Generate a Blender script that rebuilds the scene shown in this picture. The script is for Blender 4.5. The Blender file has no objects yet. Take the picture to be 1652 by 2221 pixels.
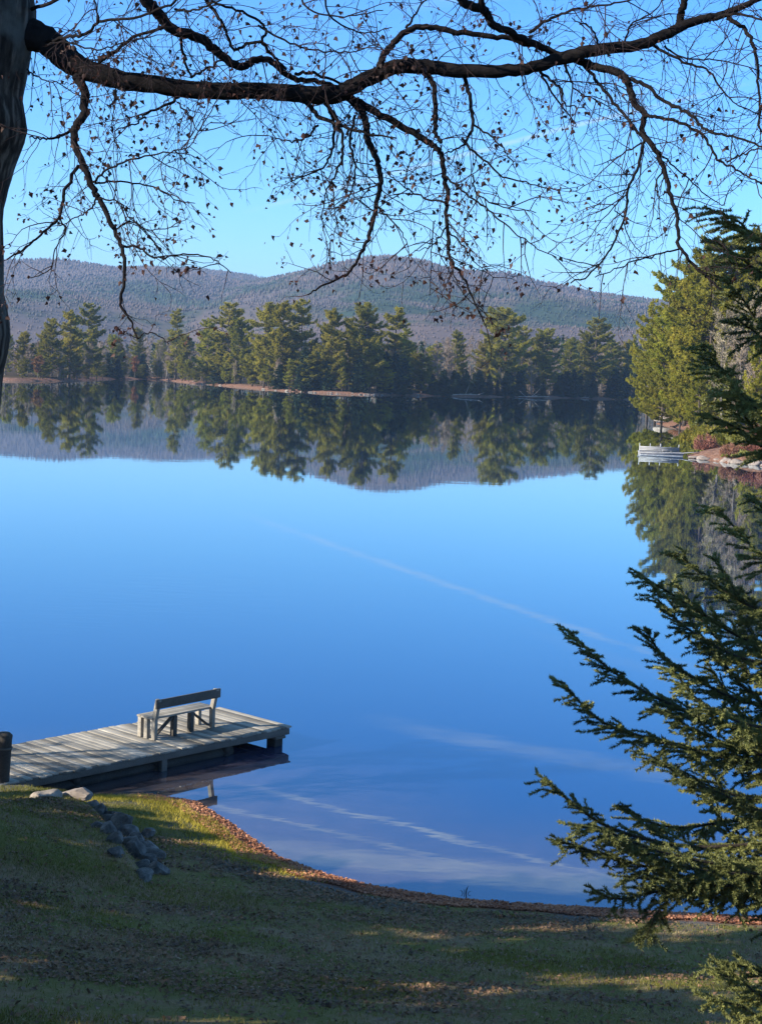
import bpy, math
import numpy as np
from mathutils import Matrix, Vector

rng = np.random.default_rng(7)
R = math.radians
sc = bpy.context.scene
COL = sc.collection

# ------------------------------------------------------------------ camera
PW, PH = 1652.0, 2221.0               # measuring frame of the photograph
FPX = 4110.0 / 1.23
CAM = np.array([0.0, 0.0, 8.2])
PITCH, ROLL = math.atan(381 / 4110.0), R(2.35)
fwd = np.array([0, math.cos(PITCH), -math.sin(PITCH)])
_r0 = np.array([1.0, 0, 0]); _u0 = np.cross(_r0, fwd)
rgt = _r0 * math.cos(ROLL) + _u0 * math.sin(ROLL)
upv = np.cross(rgt, fwd)

def ray(x, y):
    d = fwd * FPX + rgt * (x - PW / 2) - upv * (y - PH / 2)
    return d / np.linalg.norm(d)
def onz(x, y, z=0.0):
    d = ray(x, y); return CAM + d * ((z - CAM[2]) / d[2])
def aty(x, y, Y):
    d = ray(x, y); return CAM + d * (Y / d[1])

cam = bpy.data.cameras.new('camera'); camo = bpy.data.objects.new('camera', cam); COL.objects.link(camo)
cam.sensor_fit = 'VERTICAL'; cam.sensor_height = 36; cam.lens = FPX / PH * 36
cam.clip_start = 0.1; cam.clip_end = 30000
M = Matrix(((rgt[0], upv[0], -fwd[0], CAM[0]), (rgt[1], upv[1], -fwd[1], CAM[1]), (rgt[2], upv[2], -fwd[2], CAM[2]), (0, 0, 0, 1)))
camo.matrix_world = M
sc.camera = camo

# ------------------------------------------------------------------ sun / sky
SUN_EL = R(24)
SUN_DIR = np.array([-0.93, -0.37, 0]); SUN_DIR /= np.linalg.norm(SUN_DIR)
SUN_DIR = np.array([SUN_DIR[0] * math.cos(SUN_EL), SUN_DIR[1] * math.cos(SUN_EL), math.sin(SUN_EL)])
sl = bpy.data.lights.new('sun', 'SUN'); sl.energy = 5.0; sl.angle = R(0.5); sl.color = (1.0, 0.9, 0.74)
so = bpy.data.objects.new('sun', sl); COL.objects.link(so)
so.rotation_euler = Vector(SUN_DIR).to_track_quat('Z', 'Y').to_euler()
so.location = (-40, 20, 60)

# ------------------------------------------------------------------ node helpers
class NT:
    def __init__(s, tree):
        s.t = tree; s.n = tree.nodes; s.l = tree.links
    def __call__(s, kind, **kw):
        nd = s.n.new(kind)
        for k, v in kw.items():
            if k.startswith('i_'):
                s.put(nd, k[2:].replace('_', ' '), v)
            elif k.startswith('n'):
                try: idx = int(k[1:])
                except ValueError: setattr(nd, k, v); continue
                s.put(nd, idx, v)
            else: setattr(nd, k, v)
        return nd
    def put(s, nd, key, v):
        inp = nd.inputs[key]
        if isinstance(v, bpy.types.NodeSocket): s.l.new(v, inp)
        else: inp.default_value = v
    def math(s, op, a, b=0.5, clamp=False):
        nd = s.n.new('ShaderNodeMath'); nd.operation = op; nd.use_clamp = clamp
        s.put(nd, 0, a); s.put(nd, 1, b); return nd.outputs[0]
    def mix(s, fac, a, b, mode='MIX'):
        nd = s.n.new('ShaderNodeMix'); nd.data_type = 'RGBA'; nd.blend_type = mode
        s.put(nd, 0, fac); s.put(nd, 6, c4(a)); s.put(nd, 7, c4(b)); return nd.outputs[2]
    def ramp(s, fac, stops, interp='LINEAR'):
        nd = s.n.new('ShaderNodeValToRGB'); cr = nd.color_ramp; cr.interpolation = interp
        while len(cr.elements) < len(stops): cr.elements.new(0.5)
        for e, (p, c) in zip(cr.elements, stops):
            e.position = p; e.color = c4(c) if not isinstance(c, (int, float)) else (c, c, c, 1)
        s.put(nd, 0, fac); return nd.outputs[0]
    def smooth(s, v, lo, hi):
        nd = s.n.new('ShaderNodeMapRange'); nd.interpolation_type = 'SMOOTHSTEP'
        s.put(nd, 0, v); s.put(nd, 1, lo); s.put(nd, 2, hi); s.put(nd, 3, 0.0); s.put(nd, 4, 1.0); return nd.outputs[0]
    def noise(s, vec, scale, detail=3, rough=0.55, dist=0.0):
        nd = s.n.new('ShaderNodeTexNoise'); s.put(nd, 'Scale', scale); s.put(nd, 'Detail', detail); s.put(nd, 'Roughness', rough)
        s.put(nd, 'Distortion', dist)
        if vec is not None: s.l.new(vec, nd.inputs['Vector'])
        return nd.outputs['Fac']
    def mapped(s, vec, scale=(1, 1, 1), rot=(0, 0, 0), loc=(0, 0, 0)):
        nd = s.n.new('ShaderNodeMapping'); s.l.new(vec, nd.inputs[0])
        nd.inputs['Scale'].default_value = scale; nd.inputs['Rotation'].default_value = rot; nd.inputs['Location'].default_value = loc
        return nd.outputs[0]
    def dot(s, vec, v3):
        nd = s.n.new('ShaderNodeVectorMath'); nd.operation = 'DOT_PRODUCT'; s.l.new(vec, nd.inputs[0]); nd.inputs[1].default_value = tuple(v3)
        return nd.outputs['Value']

def c4(c):
    if isinstance(c, bpy.types.NodeSocket): return c
    return (c[0], c[1], c[2], 1.0) if len(c) == 3 else c

def new_mat(name):
    m = bpy.data.materials.new(name); m.use_nodes = True
    m.node_tree.nodes.clear()
    t = NT(m.node_tree); out = t('ShaderNodeOutputMaterial')
    return m, t, out

def pos(t): return t('ShaderNodeNewGeometry').outputs['Position']
def objc(t): return t('ShaderNodeTexCoord').outputs['Object']

def surf_mat(name, stops, scale=6, detail=5, rough=0.85, bump=0.3, bscale=None, stretch=(1, 1, 1), objvar=0.0, attr=0.0, bdist=0.02, spec=0.3, coord='o', mid=(0.3, 0.7)):
    m, t, out = new_mat(name)
    v = t.mapped(objc(t) if coord == 'o' else pos(t), stretch)
    f = t.noise(v, scale, detail, 0.6)
    n = len(stops)
    col = t.ramp(f, [(mid[0] + (mid[1] - mid[0]) * i / max(1, n - 1), c) for i, c in enumerate(stops)])
    if objvar or attr:
        val = 1.0
        hs = t('ShaderNodeHueSaturation')
        t.put(hs, 'Color', col)
        if objvar:
            r = t('ShaderNodeObjectInfo').outputs['Random']
            val = t.math('ADD', 1.0 - objvar, t.math('MULTIPLY', r, 2 * objvar))
            t.put(hs, 'Hue', t.math('ADD', 0.485, t.math('MULTIPLY', t.math('FRACT', t.math('MULTIPLY', r, 17.3)), 0.03)))
        if attr:
            a = t('ShaderNodeAttribute', attribute_name='tint').outputs['Fac']
            a = t.math('ADD', 1.0 - attr, t.math('MULTIPLY', a, 2 * attr))
            val = t.math('MULTIPLY', val, a) if objvar else a
        t.put(hs, 'Value', val); col = hs.outputs[0]
    b = t('ShaderNodeBsdfPrincipled', i_Roughness=rough)
    t.put(b, 'Base Color', col); t.put(b, 'Specular IOR Level', spec)
    if bump:
        bf = t.noise(v, bscale or scale * 3, 6, 0.65)
        bn = t('ShaderNodeBump'); t.put(bn, 'Strength', bump); t.put(bn, 'Distance', bdist); t.put(bn, 'Height', bf)
        t.put(b, 'Normal', bn.outputs[0])
    t.l.new(b.outputs[0], out.inputs[0])
    return m

def leaf_mat(name, dark, light, objvar=0.12, attr=0.35, transl=0.3, hue=0.03, scale=0.5, rough=0.6):
    """needles and leaves: diffuse + some light through, varied per tuft, per clump and per tree"""
    m, t, out = new_mat(name)
    a = t('ShaderNodeAttribute', attribute_name='tint').outputs['Fac']
    nz = t.noise(objc(t), scale, 2)
    f = t.math('ADD', t.math('MULTIPLY', a, 0.6), t.math('MULTIPLY', t.smooth(nz, 0.35, 0.65), 0.4))
    col = t.mix(f, dark, light)
    hs = t('ShaderNodeHueSaturation'); t.put(hs, 'Color', col)
    r = t('ShaderNodeObjectInfo').outputs['Random']
    t.put(hs, 'Value', t.math('ADD', 1 - objvar, t.math('MULTIPLY', r, 2 * objvar)))
    t.put(hs, 'Hue', t.math('ADD', 0.5 - hue / 2, t.math('MULTIPLY', t.math('FRACT', t.math('MULTIPLY', r, 17.3)), hue)))
    d = t('ShaderNodeBsdfPrincipled', i_Roughness=rough); t.put(d, 'Base Color', hs.outputs[0]); t.put(d, 'Specular IOR Level', 0.25)
    tr = t('ShaderNodeBsdfTranslucent'); t.put(tr, 'Color', hs.outputs[0])
    mx = t('ShaderNodeMixShader'); t.put(mx, 0, transl); t.l.new(d.outputs[0], mx.inputs[1]); t.l.new(tr.outputs[0], mx.inputs[2])
    t.l.new(mx.outputs[0], out.inputs[0])
    return m

# ------------------------------------------------------------------ world
w = bpy.data.worlds.new('World'); sc.world = w; w.use_nodes = True
w.node_tree.nodes.clear(); t = NT(w.node_tree)
sky = t('ShaderNodeTexSky'); sky.sky_type = 'NISHITA'; sky.sun_disc = False
sky.sun_elevation = SUN_EL; sky.sun_rotation = math.atan2(SUN_DIR[0], SUN_DIR[1])
sky.altitude = 150; sky.air_density = 1.0; sky.dust_density = 0.35; sky.ozone_density = 2.2
dirv = t('ShaderNodeTexCoord').outputs['Generated']
hs = t('ShaderNodeHueSaturation'); t.put(hs, 'Color', sky.outputs[0]); t.put(hs, 'Saturation', 1.22); t.put(hs, 'Value', 1.0)
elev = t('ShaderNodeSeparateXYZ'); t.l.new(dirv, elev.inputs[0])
col = t.mix(1.0, hs.outputs[0], t.ramp(elev.outputs[2], [(0.04, (0.80, 1.21, 1.78)), (0.12, (0.69, 1.20, 1.72)), (0.26, (0.58, 1.14, 1.76)), (0.42, (0.62, 1.12, 1.60)), (0.75, (2.1, 1.6, 1.12))]), 'MULTIPLY')  # top stop: warm bright zenith added out of view to lift shaded lawn
def mir(x, y):
    d = ray(x, y).copy(); d[2] = -d[2]; return d
def streak(col, p, q, width, amount, wob=0.006, end=0.06, nsc=9.0):
    """a contrail or thread of cirrus: a band along the great circle through two sky directions"""
    n = np.cross(p, q); n /= np.linalg.norm(n)
    mid = p + q; mid /= np.linalg.norm(mid)
    half = math.acos(np.clip(np.dot(p, mid) / np.linalg.norm(p), -1, 1))
    nz = t.noise(dirv, nsc, 3)
    d = t.math('ABSOLUTE', t.math('ADD', t.dot(dirv, n), t.math('MULTIPLY', t.math('SUBTRACT', nz, 0.5), wob)))
    band = t.math('SUBTRACT', 1.0, t.smooth(d, width * 0.15, width))
    along = t.smooth(t.dot(dirv, mid), math.cos(half + end), math.cos(half * 0.55))
    fine = t.smooth(t.noise(t.mapped(dirv, (3, 40, 40)), 6, 4), 0.25, 0.75)
    m = t.math('MULTIPLY', t.math('MULTIPLY', band, along), t.math('MULTIPLY', t.math('ADD', 0.35, fine), amount), True)
    return t.mix(m, col, CLOUD)
CLOUD = (5.2, 6.4, 8.2)
S_STREAKS = [((655, 1160), (1400, 1412), 0.0022, 0.36), ((655, 1735), (1290, 1895), 0.0016, 0.8), ((500, 1755), (1000, 1870), 0.0018, 0.5),
             ((640, 1850), (1290, 1915), 0.010, 0.5), ((950, 1590), (1430, 1680), 0.007, 0.26)]
for a, b, wd, am in S_STREAKS:
    col = streak(col, mir(*a), mir(*b), wd, am)
col = streak(col, ray(1330, 215), ray(1660, 130), 0.005, 0.07)
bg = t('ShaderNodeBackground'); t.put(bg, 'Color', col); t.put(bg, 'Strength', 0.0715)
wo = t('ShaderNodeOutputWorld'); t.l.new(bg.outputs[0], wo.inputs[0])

# ------------------------------------------------------------------ mesh builder
class MB:
    def __init__(s): s.v = []; s.t = []; s.q = []; s.n = 0; s.tint = []; s.big = []
    def add(s, verts, tris=None, quads=None, tint=0.5, faces=None):
        verts = np.asarray(verts, float).reshape(-1, 3)
        if tris is not None and len(tris): s.t.append(np.asarray(tris, int).reshape(-1, 3) + s.n)
        if quads is not None and len(quads): s.q.append(np.asarray(quads, int).reshape(-1, 4) + s.n)
        for f in (faces or []): s.big.append([i + s.n for i in f])
        s.v.append(verts); s.tint.append(np.broadcast_to(np.asarray(tint, float), (len(verts),)))
        s.n += len(verts)
    def tube(s, P, rad, sides=6, cap=True, tint=0.5, wob=0.0):
        P = np.asarray(P, float); n = len(P); rad = np.broadcast_to(np.asarray(rad, float), (n,))
        T = np.gradient(P, axis=0); T /= np.linalg.norm(T, axis=1)[:, None] + 1e-9
        ref = np.array([0, 0, 1.0]) if abs(T[0][2]) < 0.9 else np.array([1.0, 0, 0])
        N = np.empty((n, 3)); a = np.cross(T[0], ref); N[0] = a / np.linalg.norm(a)
        for i in range(1, n):
            a = N[i - 1] - T[i] * np.dot(N[i - 1], T[i]); N[i] = a / (np.linalg.norm(a) + 1e-9)
        B = np.cross(T, N)
        an = np.arange(sides) * 2 * math.pi / sides
        rr = rad[:, None] * (1 + (rng.normal(0, wob, (n, sides)) if wob else 0))
        V = P[:, None, :] + rr[..., None] * (N[:, None, :] * np.cos(an)[None, :, None] + B[:, None, :] * np.sin(an)[None, :, None])
        i = np.arange(n - 1)[:, None] * sides; j = np.arange(sides)[None, :]; k = (j + 1) % sides
        Q = np.stack([i + j, i + k, i + sides + k, i + sides + j], -1).reshape(-1, 4)
        fs = [list(range(sides))[::-1], [(n - 1) * sides + x for x in range(sides)]] if cap else None
        s.add(V, quads=Q, tint=tint, faces=fs)
    def box(s, c, sx, sy, sz, ax=None, tint=0.5, jit=0.0):
        """box of size sx,sy,sz centred at c, axes ax (3 rows)"""
        ax = np.eye(3) if ax is None else np.asarray(ax, float)
        g = np.array([(x, y, z) for x in (-.5, .5) for y in (-.5, .5) for z in (-.5, .5)]) * (sx, sy, sz)
        V = np.asarray(c) + g @ ax + (rng.normal(0, jit, (8, 3)) if jit else 0)
        s.add(V, quads=[(0, 1, 3, 2), (4, 6, 7, 5), (0, 4, 5, 1), (2, 3, 7, 6), (0, 2, 6, 4), (1, 5, 7, 3)], tint=tint)
    def bar(s, p, q, wdt, hgt, upd=(0, 0, 1), tint=0.5, jit=0.0):
        p = np.asarray(p, float); q = np.asarray(q, float); a = q - p; L = np.linalg.norm(a); a /= L
        b = np.cross(np.asarray(upd, float), a); b /= np.linalg.norm(b); c = np.cross(a, b)
        s.box((p + q) / 2, L, wdt, hgt, np.array([a, b, c]), tint, jit)
    def build(s, name, mat, parent=None, smooth=False, bevel=0.0):
        V = np.concatenate(s.v) if s.v else np.zeros((0, 3)); T = np.concatenate(s.t) if s.t else np.zeros((0, 3), int); Q = np.concatenate(s.q) if s.q else np.zeros((0, 4), int)
        me = bpy.data.meshes.new(name)
        bigl = [i for f in s.big for i in f]
        loops = np.concatenate([T.ravel(), Q.ravel(), np.array(bigl, int)]).astype(np.int32)
        cnt = np.concatenate([np.full(len(T), 3), np.full(len(Q), 4), np.array([len(f) for f in s.big], int)]).astype(np.int32)
        st = np.concatenate([[0], np.cumsum(cnt)[:-1]]).astype(np.int32) if len(cnt) else cnt
        me.vertices.add(len(V)); me.vertices.foreach_set('co', V.astype(np.float32).ravel())
        me.loops.add(len(loops)); me.loops.foreach_set('vertex_index', loops)
        me.polygons.add(len(cnt)); me.polygons.foreach_set('loop_start', st); me.polygons.foreach_set('loop_total', cnt)
        if smooth: me.polygons.foreach_set('use_smooth', np.ones(len(cnt), bool))
        at = me.attributes.new('tint', 'FLOAT', 'POINT'); at.data.foreach_set('value', np.concatenate(s.tint).astype(np.float32) if s.tint else [])
        me.update(calc_edges=True); me.validate()
        me.materials.append(mat)
        o = bpy.data.objects.new(name, me); COL.objects.link(o)
        if parent: o.parent = parent
        if bevel:
            b = o.modifiers.new('bevel', 'BEVEL'); b.width = bevel; b.segments = 2; b.limit_method = 'ANGLE'
        return o

def tag(o, label=None, cat=None, group=None, kind=None):
    if label: o['label'] = label
    if cat: o['category'] = cat
    if group: o['group'] = group
    if kind: o['kind'] = kind
    return o
def empty(name, loc=(0, 0, 0), label=None, cat=None, group=None):
    o = bpy.data.objects.new(name, None); COL.objects.link(o); o.location = loc; o.empty_display_size = 0.2
    return tag(o, label, cat, group)
def copy_tree(o, parent=None):
    c = o.copy(); COL.objects.link(c)
    if parent: c.parent = parent
    for ch in list(o.children): copy_tree(ch, c)
    return c
def smooth01(x): x = np.clip(x, 0, 1); return x * x * (3 - 2 * x)

def vnoise(x, y, seed=0):
    """cheap smooth value noise"""
    xi = np.floor(x).astype(int); yi = np.floor(y).astype(int); xf = smooth01(x - xi); yf = smooth01(y - yi)
    def h(a, b):
        n = (a * 374761393 + b * 668265263 + seed * 974711) & 0x7fffffff
        n = ((n ^ (n >> 13)) * 1274126177) & 0x7fffffff
        return ((n ^ (n >> 16)) & 0xffff) / 65535.0
    return (h(xi, yi) * (1 - xf) + h(xi + 1, yi) * xf) * (1 - yf) + (h(xi, yi + 1) * (1 - xf) + h(xi + 1, yi + 1) * xf) * yf
def fbm(x, y, o=4, seed=0):
    s = 0; a = 0.5
    for i in range(o): s = s + a * (vnoise(x * 2 ** i, y * 2 ** i, seed + i) - 0.5) * 2; a *= 0.5
    return s

def polydist(x, y, P, closed=False):
    """unsigned distance from points to polyline P"""
    P = np.asarray(P, float); Q = np.roll(P, -1, 0) if closed else P[1:]; A = P if closed else P[:-1]
    best = np.full(np.shape(x), 1e9)
    for a, b in zip(A, Q):
        d = b - a; L2 = d @ d + 1e-12
        tt = np.clip(((x - a[0]) * d[0] + (y - a[1]) * d[1]) / L2, 0, 1)
        best = np.minimum(best, np.hypot(x - a[0] - tt * d[0], y - a[1] - tt * d[1]))
    return best
def inside(x, y, P):
    P = np.asarray(P, float); r = np.zeros(np.shape(x), bool); n = len(P)
    for i in range(n):
        a, b = P[i], P[(i + 1) % n]
        c = ((a[1] > y) != (b[1] > y)) & (x < (b[0] - a[0]) * (y - a[1]) / (b[1] - a[1] + 1e-12) + a[0])
        r ^= c
    return r

def grid_mesh(X, Y, Z):
    n, m = X.shape; V = np.stack([X, Y, Z], -1).reshape(-1, 3)
    i = np.arange(n - 1)[:, None] * m + np.arange(m - 1)[None, :]
    Q = np.stack([i, i + m, i + m + 1, i + 1], -1).reshape(-1, 4)
    b = MB(); b.add(V, quads=Q); return b

# ------------------------------------------------------------------ near bank (the lawn)
SHORE = np.array([(-400, 120), (-120, 60), (-40, 36), (-14, 29.5), (-9, 27.9), (-7, 27.9), (-5.5, 28.3), (-4.2, 28.5), (-3.3, 28.15), (-2.6, 27.0), (-1.55, 25.1),
                  (-0.7, 24.3), (0.1, 23.8), (1.5, 23.35), (3.6, 23.2), (5.8, 23.1), (9, 23.4), (16, 24.5), (40, 30), (120, 30), (400, 0)], float)
ROCKLINE = np.array([(-5.9, 27.2), (-5.0, 26.2), (-4.2, 24.6), (-3.55, 22.9), (-3.1, 21.3)])
def near_sd(x, y):
    ys = np.interp(x, SHORE[:, 0], SHORE[:, 1])
    ne = SHORE[3:19]
    return np.where(y < ys, 1, -1) * np.minimum(polydist(x, y, SHORE), 400)
def near_z(x, y):
    x = np.asarray(x, float); y = np.asarray(y, float)
    s = near_sd(x, y)
    z = np.interp(s, [-60, -8, -1.5, 0, 0.5, 1.5, 4, 9.3, 14, 23, 45, 150, 400], [-7, -1.8, -0.3, 0, 0.10, 0.27, 0.72, 2.0, 3.2, 6.6, 9, 14, 20])
    xr = np.interp(y, ROCKLINE[::-1, 1], ROCKLINE[::-1, 0])
    win = smooth01((y - 20.3) / 2.0) * smooth01((29.0 - y) / 1.5)
    z = z + np.where(s > 0, 0.30 * win * smooth01((xr - x + 0.15) / 0.45) * smooth01(s / 0.8), 0)
    amp = np.clip(s / 3, 0, 1)
    z = z + amp * (0.05 * fbm(x * 0.5, y * 0.5, 3, 5) + 0.02 * fbm(x * 2.5, y * 2.5, 2, 9))
    return z
def hit(px, py, f=near_z, lo=8.0, hi=40.0):
    d = ray(px, py); ts = np.linspace(lo, hi, 1600)
    P = CAM + ts[:, None] * d
    below = np.nonzero(P[:, 2] < f(P[:, 0], P[:, 1]))[0]
    i = below[0] if len(below) else -1
    return P[i]

xs = np.concatenate([np.linspace(-400, -20, 30), np.linspace(-19.5, -8, 30), np.linspace(-7.9, 8, 240), np.linspace(8.3, 20, 30), np.linspace(21, 400, 30)])
ys_ = np.concatenate([np.linspace(-300, -5, 25), np.linspace(-4, 9.8, 30), np.linspace(10, 32, 280), np.linspace(33, 130, 30)])
X, Y = np.meshgrid(xs, ys_, indexing='ij'); Z = near_z(X, Y)

def lawn_material():
    m, t, out = new_mat('lawn soil and thatch')
    p = pos(t)
    n1 = t.noise(p, 0.9, 4); n2 = t.noise(p, 9, 5, 0.7); n3 = t.noise(p, 45, 3, 0.7)
    green = t.mix(n3, (0.085, 0.090, 0.020), (0.20, 0.18, 0.05))
    brown = t.mix(n3, (0.13, 0.088, 0.048), (0.34, 0.235, 0.135))
    c = t.mix(t.smooth(t.math('ADD', n1, t.math('MULTIPLY', n2, 0.5)), 0.62, 0.92), green, brown)
    # leaf-strewn strip and wet stones at the water's edge: the 'edge' attribute is metres from the water
    e = t('ShaderNodeAttribute', attribute_name='edge').outputs['Fac']
    e2 = t.math('ADD', e, t.math('MULTIPLY', t.math('SUBTRACT', n2, 0.5), 0.35))
    litter = t.ramp(n3, [(0.3, (0.05, 0.018, 0.01)), (0.5, (0.16, 0.06, 0.03)), (0.7, (0.26, 0.12, 0.07))])
    sand = t.ramp(n3, [(0.3, (0.06, 0.06, 0.06)), (0.7, (0.16, 0.15, 0.14))])
    gravel = t.mix(t.smooth(n1, 0.4, 0.6), c, sand)
    c = t.mix(t.smooth(e2, 1.0, 2.1), gravel, c)
    c = t.mix(t.smooth(e2, 0.42, 0.75), litter, c)
    c = t.mix(t.smooth(e2, -0.12, 0.05), (0.035, 0.022, 0.015), c)
    b = t('ShaderNodeBsdfPrincipled', i_Roughness=0.95); t.put(b, 'Base Color', c); t.put(b, 'Specular IOR Level', 0.15)
    bn = t('ShaderNodeBump'); t.put(bn, 'Strength', 0.7); t.put(bn, 'Distance', 0.03); t.put(bn, 'Height', t.math('ADD', n3, t.math('MULTIPLY', n2, 0.6))); t.put(b, 'Normal', bn.outputs[0])
    t.l.new(b.outputs[0], out.inputs[0]); return m
g = grid_mesh(X, Y, Z).build('ground', lawn_material(), smooth=True)
at = g.data.attributes.new('edge', 'FLOAT', 'POINT'); at.data.foreach_set('value', near_sd(X, Y).ravel().astype(np.float32))
tag(g, 'shaded grassy bank sloping down to the lake', kind='structure')

# ------------------------------------------------------------------ water
def water_material():
    m, t, out = new_mat('lake water')
    p = pos(t)
    fr = t('ShaderNodeFresnel'); t.put(fr, 'IOR', 1.33)
    n1 = t.noise(t.mapped(p, (0.25, 0.5, 1)), 1.0, 3, 0.5)
    n2 = t.noise(t.mapped(p, (1.0, 2.2, 1)), 2.0, 2, 0.5)
    hgt = t.math('ADD', n1, t.math('MULTIPLY', n2, 0.12))
    rip = t.math('MULTIPLY', t.math('SUBTRACT', t.noise(t.mapped(p, (0.5, 1.6, 1)), 1.3, 4, 0.7), 0.5), 3.5)
    for (cx_, cy_), sx_, sy_ in ((onz(290, 1280)[:2], 0.16, 0.10), (onz(80, 1358)[:2], 0.2, 0.16), (onz(560, 1300)[:2], 0.12, 0.09)):
        q = t.mapped(p, (sx_, sy_, 0), (0, 0, 0), (-cx_ * sx_, -cy_ * sy_, 0))
        ln = t('ShaderNodeVectorMath', operation='LENGTH'); t.l.new(q, ln.inputs[0])
        hgt = t.math('ADD', hgt, t.math('MULTIPLY', rip, t.math('SUBTRACT', 1.0, t.smooth(ln.outputs['Value'], 0.1, 1.0))))
    bn = t('ShaderNodeBump'); t.put(bn, 'Strength', 0.10); t.put(bn, 'Distance', 0.015); t.put(bn, 'Height', hgt)
    fac = t.math('ADD', 0.14, t.math('MULTIPLY', fr.outputs[0], 1.08), True)
    gl = t('ShaderNodeBsdfGlossy'); t.put(gl, 'Color', (0.83, 0.94, 1.0, 1)); t.put(gl, 'Roughness', 0.015); t.put(gl, 'Normal', bn.outputs[0])
    body = t('ShaderNodeBsdfDiffuse')
    e = t('ShaderNodeAttribute', attribute_name='edge').outputs['Fac']
    sh = t.smooth(e, -6.5, -0.2)
    bed = t.mix(t.noise(p, 2.0, 4), (0.028, 0.027, 0.036), (0.095, 0.075, 0.075))
    t.put(body, 'Color', t.mix(sh, (0.003, 0.018, 0.075), bed))
    mx = t('ShaderNodeMixShader'); t.put(mx, 0, fac); t.l.new(body.outputs[0], mx.inputs[1]); t.l.new(gl.outputs[0], mx.inputs[2])
    t.l.new(mx.outputs[0], out.inputs[0]); return m
wx = np.concatenate([[-3000, -1200, -400, -100, -30], np.linspace(-15, 15, 61), [30, 100, 400, 1200, 3000]])
wy = np.concatenate([[-20, 10], np.linspace(22, 40, 37), [60, 120, 300, 700, 1600]])
X, Y = np.meshgrid(wx, wy, indexing='ij')
g = grid_mesh(X, Y, 0 * X).build('lake_water', water_material())
at = g.data.attributes.new('edge', 'FLOAT', 'POINT'); at.data.foreach_set('value', near_sd(X, Y).ravel().astype(np.float32))
tag(g, 'still blue lake mirroring the sky and far trees', kind='structure')

# ------------------------------------------------------------------ far shore and right shore terrain
def land_z(sd, x, y, slope=0.03, bank=0.7):
    z = np.where(sd < 0, np.maximum(-4, sd * 0.35), bank * (1 - np.exp(-np.maximum(sd, 0) / 1.6)) + slope * np.maximum(sd, 0))
    return z + np.where(sd > 0, np.clip(sd / 10, 0, 1) * 0.5 * fbm(x * 0.08, y * 0.08, 3, 3), 0)
far_px = [(-40, 823), (40, 826.5), (100, 827), (170, 827), (235, 823), (332, 822.5), (395, 829), (420, 832), (500, 838), (600, 847.5), (700, 853), (800, 857), (850, 857.5), (930, 859), (1060, 861), (1250, 864), (1390, 868), (1480, 871)]
FARLINE = np.array([onz(a, b)[:2] for a, b in far_px])
FAR = np.concatenate([[(-900, 1500), (-700, 620), (-250, 500)], FARLINE, [(330, 640), (700, 700), (900, 1500)]])
def far_sd(x, y): return np.where(inside(x, y, FAR), 1, -1) * polydist(x, y, FAR, True)
def far_z(x, y): return land_z(far_sd(x, y), x, y)
RIGHT = np.array([(400, 60), (90, 118), (52, 146), (44, 152.5), (39.5, 155), (37.5, 157.5), (35.5, 159.5), (33.9, 164), (33.2, 168), (33.8, 172), (36, 178), (40, 190), (46, 215), (52, 250),
                  (51.5, 285), (51.2, 292), (52.2, 297), (56, 300), (68, 312), (90, 340), (140, 420), (400, 520)], float)
def right_sd(x, y): return np.where(inside(x, y, RIGHT), 1, -1) * polydist(x, y, RIGHT, True)
def right_z(x, y): return land_z(right_sd(x, y), x, y, 0.10, 0.6)

def shore_material(name, bankc, inner):
    m, t, out = new_mat(name)
    p = pos(t); e = t('ShaderNodeAttribute', attribute_name='edge').outputs['Fac']
    n1 = t.noise(p, 0.35, 4); n2 = t.noise(p, 2.2, 4, 0.7)
    bank = t.ramp(n2, [(0.3, bankc[0]), (0.5, bankc[1]), (0.7, bankc[2])])
    c = t.mix(t.smooth(t.math('ADD', e, t.math('MULTIPLY', n1, 6)), 5, 11), bank, t.mix(n2, inner, (0.10, 0.07, 0.04)))
    b = t('ShaderNodeBsdfPrincipled', i_Roughness=0.95); t.put(b, 'Base Color', c); t.put(b, 'Specular IOR Level', 0.1)
    bn = t('ShaderNodeBump'); t.put(bn, 'Strength', 0.8); t.put(bn, 'Distance', 0.3); t.put(bn, 'Height', n2); t.put(b, 'Normal', bn.outputs[0])
    t.l.new(b.outputs[0], out.inputs[0]); return m
RED = ((0.08, 0.045, 0.032), (0.20, 0.105, 0.072), (0.33, 0.22, 0.165))
def land(name, label, x0, x1, y0, y1, stepx, stepy, sdf, zf, mat):
    X, Y = np.meshgrid(np.arange(x0, x1, stepx), np.arange(y0, y1, stepy), indexing='ij')
    sd = sdf(X, Y); g = grid_mesh(X, Y, zf(X, Y)).build(name, mat, smooth=True)
    at = g.data.attributes.new('edge', 'FLOAT', 'POINT'); at.data.foreach_set('value', sd.ravel().astype(np.float32))
    return tag(g, label, kind='structure')
land('far_shore', 'low reddish bank along the far side of the lake', -320, 320, 440, 900, 2.5, 2.5, far_sd, far_z, shore_material('far bank', RED, (0.045, 0.035, 0.02)))
land('right_shore', 'brushy point of land on the right side of the lake', 26, 220, 100, 420, 1.0, 1.5, right_sd, right_z, shore_material('right bank', RED, (0.06, 0.04, 0.025)))

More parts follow.
